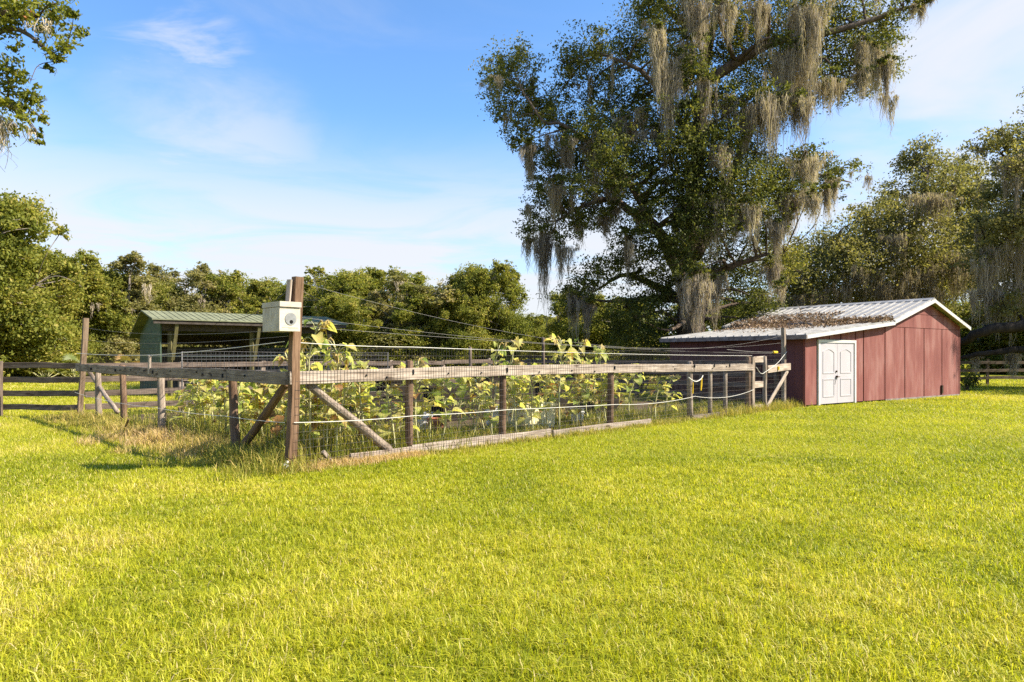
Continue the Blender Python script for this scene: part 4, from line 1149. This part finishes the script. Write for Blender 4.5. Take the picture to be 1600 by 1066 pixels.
# =================================================================== BIG OAK
def big_oak():
    rng = np.random.default_rng(101); Y = 30.0
    base = at(1078, 556, Y); base[2] = 0
    A = lambda px, py, dy=0.: at(px, py, Y + dy)
    limbs = [([base, A(1076, 480), A(1074, 420), A(1082, 340, .3), A(1092, 220, .5), A(1100, 110, .5), A(1128, -10, .5), A(1150, -110)], .62, .12),
             ([A(1072, 450), A(1046, 395, -.4), A(1020, 350, -.8), A(985, 330, -1), A(958, 312, -1), A(920, 318, -1.2), A(870, 345, -1.2)], .34, .05),
             ([A(1020, 350, -.8), A(985, 290, -1.5), A(940, 240, -2), A(880, 195, -2.2), A(850, 190, -2.2), A(815, 140, -2.2)], .17, .03),
             ([A(1068, 470), A(1020, 445, .8), A(975, 430, 1), A(930, 455, 1)], .26, .04),
             ([A(1084, 400), A(1115, 340, 1), A(1150, 260, 1), A(1190, 175, .8), A(1260, 140, .5), A(1340, 118, 0)], .34, .05),
             ([A(1092, 240), A(1050, 170, -1), A(1000, 110, -1.6), A(930, 80, -2)], .24, .04),
             ([A(1100, 130), A(1200, 70, -.8), A(1300, 50, -1.2), A(1400, 18, -1.4), A(1452, 2, -1.4)], .26, .04),
             ([A(1115, 340, 1), A(1180, 300, 1.6), A(1250, 270, 2), A(1330, 285, 2)], .2, .03),
             ([A(1080, 430), A(1130, 420, -1.3), A(1190, 400, -2), A(1225, 395, -2.2)], .2, .03),
             ([A(1100, 60), A(1040, 10, 0), A(1000, -70, .5)], .2, .05),
             ([A(1128, -10, .5), A(1230, -60, .5), A(1310, -70, 1)], .2, .05),
             ([A(1092, 560), A(1098, 490), A(1118, 440, .6), A(1150, 415, 1)], .22, .1)]
    L = [(872, 150, 24), (862, 175, 26), (892, 190, 24), (895, 235, 34), (870, 245, 26), (872, 325, 30), (922, 330, 32), (845, 232, 20), (838, 180, 26), (930, 240, 34), (790, 185, 20), (785, 95, 18), (905, 285, 30, 0, -4), (945, 250, 34, 0, -4), (960, 215, 34, 0, -4), (900, 215, 26, 0, -3.5), (930, 185, 28, 0, -3.5), (965, 285, 30, -.05, -4),
         (800, 108, 42), (782, 128, 34), (772, 118, 20), (818, 92, 26), (832, 140, 30), (800, 160, 36), (845, 165, 28), (824, 200, 34), (806, 220, 22), (858, 190, 22, 0, -2, .5),
         (905, 84, 38), (936, 70, 30), (882, 100, 26), (908, 118, 30), (960, 96, 36), (945, 130, 32), (975, 66, 34), (885, 128, 20),
         (1020, 30, 46), (1060, 12, 40), (1000, 66, 34), (1040, 74, 42), (1110, 18, 46), (1150, 40, 46), (1090, 60, 40), (1012, 8, 30),
         (920, 160, 34, -.1, None, .7), (955, 180, 42, -.1), (990, 150, 42, -.1), (1025, 125, 40), (1035, 190, 48, -.12), (985, 215, 40, -.12), (930, 205, 30, -.1, None, .7),
         (852, 258, 26), (870, 290, 34), (842, 300, 26), (834, 335, 26), (826, 362, 22), (880, 325, 34), (905, 270, 38), (930, 300, 46, -.12), (958, 260, 46, -.15), (955, 345, 34, -.05), (905, 350, 30), (862, 360, 24), (985, 290, 40, -.15), (1000, 250, 44, -.15), (835, 275, 20),
         (1040, 255, 52, -.15), (1085, 265, 56, -.08, -3), (1130, 270, 56, -.04, -3), (1170, 285, 50, 0, -3), (1060, 300, 46, -.06, -3), (1115, 305, 46, -.02, -3), (1210, 285, 46), (1160, 320, 46), (1205, 325, 42), (1030, 310, 36, -.1), (1150, 235, 40, -.1), (1190, 240, 40, -.08),
         (1180, 60, 46), (1215, 25, 50), (1262, 40, 50), (1305, 30, 46), (1340, 50, 44), (1372, 72, 36), (1378, 104, 30), (1340, 95, 42), (1298, 85, 44), (1250, 95, 46), (1208, 105, 48, -.1), (1165, 125, 46, -.1), (1270, 130, 42, -.05), (1320, 130, 34), (1360, 130, 26), (1230, 150, 44, -.1), (1180, 180, 40, -.1), (1385, 30, 34), (1412, 18, 26, 0, None, .8), (1130, 90, 46), (1120, 150, 40, -.1), (1105, 200, 44, -.12), (1070, 130, 36, -.1),
         (1240, 265, 36), (1262, 250, 28), (1290, 262, 26), (1318, 262, 24, .05, None, .6), (1338, 258, 18, .05, None, .6), (1300, 290, 24, 0, None, .6), (1275, 300, 30), (1245, 310, 36),
         (1228, 400, 34, .22), (1205, 388, 30, .12), (1238, 418, 22, .22), (1190, 365, 40), (1180, 425, 38, -.05),
         (990, 385, 34), (1020, 395, 36), (965, 410, 34), (940, 425, 36), (915, 445, 34), (900, 470, 34), (1000, 425, 34), (1050, 375, 40, -.08), (1095, 370, 44, -.08), (1130, 390, 44, -.08), (1150, 440, 40, -.12), (1110, 430, 40, -.12),
         (1020, 470, 42, -.2), (1045, 440, 38, -.15), (1000, 500, 42, -.22), (1035, 510, 42, -.22), (975, 480, 30), (965, 515, 34, -.15), (1150, 480, 38, -.15), (1172, 500, 34, -.12), (1190, 470, 34, -.08), (1200, 500, 30),
         (1020, -50, 60), (1090, -70, 66), (1170, -60, 66), (1250, -50, 62), (1320, -35, 52), (1130, -150, 70), (1220, -130, 66), (1050, -130, 56), (1370, -25, 36)]
    cl = []
    for t in L:
        px, py, r = t[:3]; tb = t[3] if len(t) > 3 else 0.; dy = t[4] if len(t) > 4 and t[4] is not None else None; w = t[5] if len(t) > 5 else 1.
        if px < 960 and py < 215: tb += .13  # sunlight on the left lobe and top painted as a lighter leaf tint
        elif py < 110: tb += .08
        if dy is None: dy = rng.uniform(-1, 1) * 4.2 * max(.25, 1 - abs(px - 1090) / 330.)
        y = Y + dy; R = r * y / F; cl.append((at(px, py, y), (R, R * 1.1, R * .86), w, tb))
    Q = [(1045, 85, 245, 34, .66), (1028, 40, 150, 26, .6), (1090, -5, 110, 44, .62), (1072, 60, 180, 26, .55), (1185, 0, 70, 30, .5), (1262, 0, 150, 50, .5), (1232, 70, 205, 54, .5), (1250, 150, 228, 30, .4),
         (1292, 120, 178, 40, .48), (1372, 70, 165, 38, .5), (1345, 110, 158, 26, .45), (1200, 150, 240, 60, .42), (1165, 160, 235, 44, .4), (1130, 150, 215, 40, .4), (885, 205, 290, 30, .48), (866, 285, 350, 26, .4), (850, 360, 480, 26, .28),
         (980, 180, 275, 30, .52), (1005, 170, 215, 18, .55), (825, 222, 275, 22, .42), (930, 215, 290, 34, .3), (960, 270, 335, 30, .34), (1062, 310, 405, 22, .52), (1118, 300, 400, 50, .6), (1175, 315, 385, 30, .66), (1150, 330, 372, 30, .55), (1262, 240, 325, 46, .55),
         (1235, 300, 365, 44, .5), (1212, 340, 410, 30, .5), (1090, 425, 520, 44, .55), (1115, 425, 505, 34, .6), (1070, 440, 500, 22, .55), (1205, 410, 462, 28, .5), (980, 365, 450, 12, .35), (876, 380, 440, 14, .3), (945, 335, 380, 18, .34), (1000, 335, 372, 26, .45), (905, 345, 378, 16, .3),
         (1440, 2, 36, 12, .4), (1455, -6, 12, 8, .4), (1430, 5, 30, 10, .4), (1300, 275, 330, 16, .5), (1292, 290, 348, 10, .5), (1270, 300, 352, 20, .5), (1310, 130, 165, 20, .4), (1385, 95, 165, 10, .4), (1030, 200, 250, 20, .4), (1100, 120, 200, 26, .5), (900, 455, 515, 26, .4), (918, 470, 530, 20, .4), (960, 320, 360, 14, .3), (830, 255, 285, 12, .36), (1350, 60, 130, 22, .52), (1140, 0, 60, 28, .55), (1220, 445, 475, 12, .5)]
    for px, py, r in ((1085, 165, 34), (1075, 215, 40), (1115, 225, 34), (1095, 330, 36), (1075, 345, 34), (1060, 410, 30), (1085, 100, 34), (1060, 235, 34), (1120, 345, 40), (1010, 330, 30), (1000, 360, 26), (1140, 200, 36)):
        y = Y - 3.6; R = r * y / F; cl.append((at(px, py, y), (R, R, R * .86), 1., -.05))
    moss = []
    for px, a, b, w, tb in Q:
        y = Y - 3.2 + rng.uniform(-.8, .8) if 1000 < px < 1300 else Y - 1.8 + rng.uniform(-.5, .5)
        W = w * y / F; Lm = (b - a) * y / F
        R = max(.45, W * .62); cl.append((at(px, a - 3, y - .25), (R, R * .7, R * .6), 1., -.03))
        moss.append((at(px, a, y), Lm * 1.05, W, 170 + 480 * W * math.sqrt(Lm), tb))
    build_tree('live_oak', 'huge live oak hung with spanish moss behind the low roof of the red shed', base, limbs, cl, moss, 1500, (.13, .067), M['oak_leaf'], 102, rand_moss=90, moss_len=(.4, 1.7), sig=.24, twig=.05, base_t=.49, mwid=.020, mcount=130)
big_oak()

# =================================================================== RIGHT OAKS
def right_oaks():
    rng = np.random.default_rng(140)
    Y = 42.; A = lambda px, py, dy=0.: at(px, py, Y + dy)
    base = A(1400, 556); base[2] = 0
    limbs = [([base, A(1402, 500), A(1410, 430), A(1430, 350), A(1450, 270)], .5, .08), ([A(1405, 470), A(1350, 420), A(1300, 400), A(1260, 430)], .3, .05), ([A(1410, 440), A(1460, 400), A(1500, 380)], .28, .06), ([A(1405, 480), A(1330, 470), A(1270, 462)], .22, .05)]
    L = [(1440, 232, 26, 0, None, .8), (1450, 262, 34), (1420, 255, 26), (1475, 285, 38), (1440, 300, 40), (1395, 300, 24, 0, None, .8), (1380, 320, 30), (1400, 345, 42), (1355, 340, 34), (1340, 370, 42), (1310, 375, 34), (1290, 395, 42), (1330, 410, 46), (1375, 385, 46), (1255, 400, 34), (1240, 425, 38), (1245, 455, 38), (1270, 440, 44), (1455, 345, 46), (1430, 385, 46), (1490, 330, 42), (1510, 300, 30), (1500, 375, 46), (1475, 410, 50), (1420, 430, 52), (1370, 435, 52), (1320, 450, 50), (1280, 478, 38), (1340, 480, 40), (1400, 475, 46), (1450, 460, 50), (1500, 440, 46), (1500, 262, 24, 0, None, .8), (1512, 275, 30), (1530, 305, 34), (1525, 345, 38), (1535, 380, 38), (1232, 480, 30), (1215, 500, 34), (1250, 505, 36), (1520, 420, 40)]
    cl = pxclumps(L, Y, rng, 4.0)
    Q = [(1445, 300, 350, 40), (1470, 300, 360, 34), (1400, 360, 420, 40), (1350, 420, 470, 50), (1430, 420, 480, 50), (1480, 410, 480, 50), (1320, 440, 490, 40), (1280, 450, 500, 40), (1380, 440, 500, 50), (1500, 390, 470, 40), (1455, 450, 500, 50), (1410, 460, 510, 50), (1250, 460, 510, 30)]
    moss = [(at(px, a, Y - 4), (b - a) * Y / F, w * Y / F, 120 + 220 * w * Y / F, .45) for px, a, b, w in Q]
    build_tree('mossy_oak', 'broad grey green mossy oak rising behind the gable roof of the shed', base, limbs, cl, moss, 950, (.20, .10), M['bg_leaf_grey'], 141, rand_moss=70, moss_len=(.6, 2.0), twig=.07, base_t=.40, mwid=.03, mcount=80)
    Y = 32.; A = lambda px, py, dy=0.: at(px, py, Y + dy)
    base = A(1730, 556); base[2] = 0
    limbs = [([base, A(1730, 500), A(1725, 400), A(1700, 300), A(1680, 200)], .6, .12), ([A(1728, 470), A(1660, 505, -3), A(1590, 510, -3.4), A(1530, 520, -3.2), A(1490, 545, -2)], .36, .15),
             ([A(1730, 530), A(1660, 540, -2), A(1590, 546, -2.6), A(1540, 552, -2.4), A(1502, 560, -2)], .21, .09), ([A(1725, 420), A(1650, 350), A(1600, 290), A(1565, 240)], .3, .05), ([A(1728, 440), A(1640, 420, -1), A(1580, 400, -1), A(1530, 400, -1)], .26, .05)]
    L = [(1562, 205, 22, 0, None, .8), (1545, 222, 26), (1580, 225, 34), (1520, 235, 18, 0, None, .7), (1605, 215, 36), (1600, 255, 40), (1570, 262, 30), (1630, 260, 50), (1660, 220, 50), (1590, 300, 36), (1620, 320, 46), (1550, 310, 30), (1560, 345, 34, .12), (1590, 350, 36, .12), (1545, 365, 34, .1), (1610, 380, 46), (1570, 395, 38), (1540, 400, 34), (1640, 400, 50), (1590, 430, 44), (1560, 440, 36), (1630, 460, 50), (1660, 330, 60), (1700, 250, 70), (1720, 350, 80), (1700, 430, 70), (1760, 300, 80), (1690, 160, 60), (1750, 200, 80), (1600, 470, 34), (1570, 480, 26), (1530, 345, 22)]
    cl = pxclumps(L, Y, rng, 3.0)
    for k in range(26):
        r = rng.uniform(1.5, 2.2); cl.append((np.array([rng.uniform(25.5, 37), rng.uniform(25.5, 34), rng.uniform(6.5, 13)]), (r, r, r * .8), 1., 0.))
    Q = [(1595, 240, 300, 40), (1575, 250, 300, 24), (1590, 310, 400, 40), (1560, 380, 470, 44), (1540, 400, 480, 34), (1600, 380, 480, 50), (1580, 440, 510, 40), (1545, 450, 505, 26), (1610, 440, 500, 40), (1520, 450, 500, 18), (1582, 548, 590, 22), (1522, 552, 588, 16), (1545, 420, 500, 16), (1630, 460, 540, 40)]
    moss = [(at(px, a, Y - 2), (b - a) * Y / F, w * Y / F, 130 + 260 * w * Y / F, .5) for px, a, b, w in Q]
    build_tree('mossy_oak', 'mossy oak at the right edge whose thick dark limbs reach low towards the shed', base, limbs, cl, moss, 1000, (.17, .085), M['bg_leaf_grey'], 142, barkm='bark_dark', rand_moss=60, moss_len=(.6, 2.2), twig=.06, base_t=.42, mwid=.024, mcount=110)
right_oaks()

# =================================================================== LEFT OVERHANGING OAK
def left_oak():
    rng = np.random.default_rng(160); Y = 9.5; A = lambda px, py, dy=0.: at(px, py, Y + dy)
    base = np.array([-13.5, 10.5, 0])
    limbs = [([base, base + [.1, 0, 2.2], base + [.5, -.2, 4.2], base + [1.4, -.4, 6.2], A(-250, 40), A(-120, 30), A(-20, 20), A(60, 25)], .42, .03), ([base + [.5, -.2, 4.0], A(-330, 190), A(-120, 150), A(0, 160), A(40, 185)], .18, .02),
             ([A(-120, 30), A(-60, 70), A(20, 45), A(70, 75), A(95, 95)], .06, .012)]
    L = [(95, 28, 24), (118, 48, 20), (108, 72, 20), (80, 58, 24), (60, 25, 28), (92, 95, 16), (70, 108, 12), (30, 12, 28), (10, 30, 26), (50, -5, 30), (85, 5, 22), (115, 22, 16), (72, 85, 18), (-10, 10, 34),
         (15, 72, 14), (8, 105, 24), (28, 118, 18), (48, 125, 12), (12, 140, 24), (40, 150, 22), (62, 160, 16), (60, 180, 16), (38, 182, 20), (52, 205, 13), (58, 222, 9), (15, 165, 20), (-15, 130, 36), (-20, 170, 34), (70, 182, 9), (62, 212, 10), (25, 198, 14),
         (-60, 20, 60), (-80, 110, 60), (-130, 60, 70), (-150, -40, 80), (-50, -60, 60), (30, -60, 50), (-200, 140, 70), (-250, 0, 90), (-60, 180, 50)]
    cl = pxclumps(L, Y, rng, .5)
    moss = [(A(8, 175, -.3), .75, .18, 120, .6), (A(4, 195, -.2), .55, .1, 60, .45), (A(45, 28, -.3), .3, .25, 60, .6), (A(42, 195, -.2), .22, .12, 40, .5)]
    build_tree('oak_tree', 'oak whose leafy twigs hang in at the top left corner', base, limbs, cl, moss, 5200, (.075, .036), M['oak_leaf_near'], 161, twig=.012, base_t=.46, mwid=.010, per=18, sig=.3)
left_oak()

# =================================================================== BACKGROUND TREES
def proto_tree(i, kind):
    rng = np.random.default_rng(900 + i); H = 9.0
    clumps = []
    if kind == 'oak':
        for k in range(46):
            z = rng.uniform(.08, .92); prof = .53 * math.sqrt(max(0, 1 - ((z - .42) / .62) ** 2))
            a = rng.uniform(0, 6.283); rr = prof * math.sqrt(rng.uniform(.15, 1)) * 7.2
            r = rng.uniform(.85, 1.5) * (1.15 - .35 * z)
            clumps.append(((rr * math.cos(a), rr * math.sin(a), z * H), (r, r, r * .8), 1., rng.normal(0, .07)))
        for k in range(26):
            a = rng.uniform(0, 6.283); z = rng.uniform(.5, .98); rr = .60 * math.sqrt(max(0, 1 - ((z - .42) / .64) ** 2)) * 7.2
            r = rng.uniform(.32, .62); clumps.append(((rr * math.cos(a), rr * math.sin(a), z * H + rng.uniform(0, .5)), (r, r, r * 1.1), 1.1, rng.normal(.06, .08)))
    elif kind == 'tall':
        for k in range(40):
            z = rng.uniform(.08, 1.0); prof = .30 * (1.08 - z) ** .6
            a = rng.uniform(0, 6.283); rr = prof * math.sqrt(rng.uniform(.05, 1)) * 7.5
            r = rng.uniform(.6, 1.05) * (1.2 - .65 * z)
            clumps.append(((rr * math.cos(a), rr * math.sin(a), z * H), (r, r, r * .85), 1., rng.normal(0, .07)))
    limbs = [([(0, 0, 0), (.1, .05, H * .3), (-.05, .1, H * .6), (.05, 0, H * .85)], .22, .05)]
    for k in range(5):
        a = k * 1.3 + rng.uniform(-.3, .3); z = H * rng.uniform(.2, .45); l = H * (.26 if kind == 'oak' else .12)
        limbs.append(([(0, 0, z), (math.cos(a) * l * .5, math.sin(a) * l * .5, z + .9), (math.cos(a) * l, math.sin(a) * l, z + 2.2)], .12, .04))
    nm = 9 if kind == 'oak' and i % 2 == 0 else 3
    t = build_tree('treeline_oak' if kind == 'oak' else 'treeline_tree', 'x', (0, 0, 0), [([np.array(p, float) for p in q], a, b) for q, a, b in limbs], clumps, [], 1900, (.185, .105),
                   M['bg_leaf'] if i % 3 else M['bg_leaf_grey'], 910 + i, barkm='bark_pale', rand_moss=nm, moss_len=(.5, 1.8), twig=.06, base_t=.55, mwid=.06, mcount=60, msize=2.2, per=22, split=True)
    return t
bgp = [proto_tree(0, 'oak'), proto_tree(1, 'oak'), proto_tree(2, 'oak'), proto_tree(3, 'tall'), proto_tree(4, 'oak'), proto_tree(5, 'tall')]
BG = [  # px, top row, width px, depth, prototype, label
    (20, 385, 190, 42, 1, 'bushy yellow green oak at the left edge behind the board fence'),
    (85, 390, 120, 44, 4, 'rounded oak left of the pointed tree, behind the board fence'),
    (145, 412, 110, 46, 2, 'grey green oak above the tall left end post'),
    (203, 394, 110, 46, 3, 'tall pointed tree standing just left of the green barn'),
    (-38, 285, 200, 38, 1, 'large oak half cut off by the left edge of the picture'),
    (290, 430, 130, 58, 0, 'mossy oak directly above the left half of the barn roof'),
    (370, 440, 120, 60, 2, 'lower oak above the middle of the barn roof, left of the nest box'),
    (425, 452, 90, 62, 4, 'small oak showing just left of the nest box'),
    (530, 430, 130, 56, 1, 'dense green oak right of the tall corner post'),
    (605, 437, 130, 60, 4, 'green oak in the middle of the treeline between two broader crowns'),
    (678, 446, 150, 52, 0, 'pale mossy oak with hanging grey strands in the middle treeline'),
    (758, 424, 98, 51, 4, 'dark upright tree at the right end of the middle treeline'),
    (640, 456, 80, 49, 5, 'slim green tree in front of the middle treeline'),
    (560, 470, 110, 50, 2, 'short round oak low in front of the dense green oak'),
    (718, 470, 90, 50, 4, 'short oak at the foot of the dark upright tree'),
    (470, 458, 80, 60, 1, 'oak crown touching the tall corner post from behind'),
    (245, 448, 80, 55, 1, 'green oak behind the left gable of the barn'),
    (822, 488, 84, 62, 1, 'small oak in the gap left of the huge live oak'),
    (868, 492, 70, 66, 4, 'farthest small oak in the gap beside the live oak'),
    (905, 452, 84, 48, 2, 'mossy pale trunked oak under the left skirt of the live oak'),
    (960, 462, 110, 46, 1, 'sunlit green oak behind the lower left limbs of the live oak'),
    (1130, 470, 150, 54, 4, 'green oak glimpsed behind the live oak trunk'),
    (1225, 450, 110, 58, 0, 'oak glimpsed between the live oak and the broad mossy oak'),
    (1530, 470, 160, 60, 2, 'far oak seen below the low limbs at right'),
    (1650, 440, 200, 56, 1, 'far oak beyond the right edge fence'),
    (-160, 420, 200, 44, 2, 'oak beyond the left edge of the picture'),
]
def place_bg():
    rng = np.random.default_rng(950); used = set()
    for px, pt, w, Y, i, lab in BG:
        o = bgp[i] if i not in used else copy_tree(bgp[i]); used.add(i)
        p = at(px, HY, Y); h = HC + (HY - pt + (14 if Y > 48 and px < 800 else 0)) / F * Y; wm = w * Y / F * 1.06
        o.location = (p[0], p[1], 0); k = wm / (6.6 if i not in (3, 5) else 4.6)
        o.scale = (k, k, h / 9.35); o.rotation_euler = (0, 0, rng.uniform(0, 6.28)); o['label'] = lab; o['group'] = 'oaks of the treeline beyond the pasture'
place_bg()

def wood_mass():
    rng = np.random.default_rng(970); cl = []
    for k in range(330):
        x = rng.uniform(-85, 85); y = rng.uniform(70, 92) ; r = rng.uniform(1.6, 3.0); z = rng.uniform(.3, 5.0) 
        cl.append((np.array([x, y, z]), (r, r, r * .8), 1., rng.normal(-.05, .08)))
    me = crown_mesh('distant_wood', cl, 60, .62, .36, rng, .3, 20, .42)
    tag(link('distant_wood', me, M['bg_leaf']), kind='stuff')
    # undergrowth along the foot of the treeline
    cl = []
    for k in range(150):
        x = rng.uniform(-46, 40); y = rng.uniform(52, 62) if x > -16 else rng.uniform(45, 54); r = rng.uniform(.7, 1.5)
        if x > 12 and y < 45: continue
        cl.append((np.array([x, y, r * .55]), (r * 1.3, r, r * .8), 1., rng.normal(.02, .1)))
    me = crown_mesh('undergrowth', cl, 190, .30, .16, rng, .3, 20, .48)
    tag(link('undergrowth', me, M['bg_leaf']), kind='stuff')
wood_mass()

def shrub(name, label, cat, px, Y, h, w, mat, seed, dens=900, leaf=(.14, .07)):
    rng = np.random.default_rng(seed); p = at(px, HY, Y); p[2] = 0
    cl = [(np.array([rng.normal(0, w * .25), rng.normal(0, w * .2), rng.uniform(.3, .8) * h]), (w * .3, w * .3, h * .3), 1., rng.normal(0, .06)) for _ in range(7)]
    root = thing(name, label, cat, p)
    mb = MB()
    for c, r, _, _ in cl: mb.tube(catmull([(c[0] * .15, c[1] * .15, 0), c * .5 + np.array([0, 0, .05]), c], 3), [.03, .028, .026, .022, .018, .014, .01], 5)
    mb.build('stem', M['bark'], root, Matrix.Translation(p))
    link('foliage', crown_mesh('foliage', cl, dens, leaf[0], leaf[1], rng, .3, 20, .42), mat, root, Matrix.Translation(p))
shrub('shrub', 'dark low shrub at the right rear corner of the red shed', 'shrub', 1512, 29.5, .75, 1.3, M['oak_leaf'], 1)
shrub('shrub', 'dark green shrub mass at the foot of the live oak beside the shed', 'shrub', 1000, 31, 3.0, 3.6, M['oak_leaf'], 2, 700)
shrub('shrub', 'dark leafy shrub showing over the low shed roof right of the oak trunk', 'shrub', 1165, 32, 3.6, 2.6, M['oak_leaf'], 3, 700)

def palmetto(px, Y, h, label, seed, tb):
    rng = np.random.default_rng(seed); p = at(px, HY, Y); p[2] = 0
    root = thing('palmetto', label, 'palmetto', p); VV, TT, mb = [], [], MB()
    for k in range(22):
        az = rng.uniform(0, 6.28); el = rng.uniform(.1, 1.25); d = np.array([math.cos(az) * math.cos(el), math.sin(az) * math.cos(el), math.sin(el)])
        c = d * h * rng.uniform(.35, .75) + UP * .2 * h; mb.tube([UP * .1 * h, c * .6, c], [.02, .014, .01], 5)
        sd = nrm(np.cross(d, UP)); t0 = tb + rng.normal(0, .2)
        for j in np.linspace(-1.25, 1.25, 11):
            dd = nrm(d * math.cos(j) + sd * math.sin(j) - UP * .25); L = h * .34
            w = np.cross(dd, nrm(np.cross(d, sd))) * .03 * h
            VV += [c - w * .4, c + dd * L * .5 - w, c + dd * L - UP * .06 * h, c + dd * L * .5 + w]; TT.append(t0)
    mb.build('stalk', M['sun_stem'], root, Matrix.Translation(p))
    link('fronds', big_mesh('fronds', np.array(VV), np.arange(len(VV)), 4, np.clip(TT, 0, 1)), M['palmetto'], root, Matrix.Translation(p))
palmetto(206, 38, 1.6, 'yellow and rust coloured cabbage palm beside the left end of the green barn', 4, .6)
palmetto(118, 38, 1.5, 'low yellow green palmetto clump left of the tall end post', 5, .2)
palmetto(70, 39, 1.3, 'low green palmetto clump behind the left board fence', 6, .1)
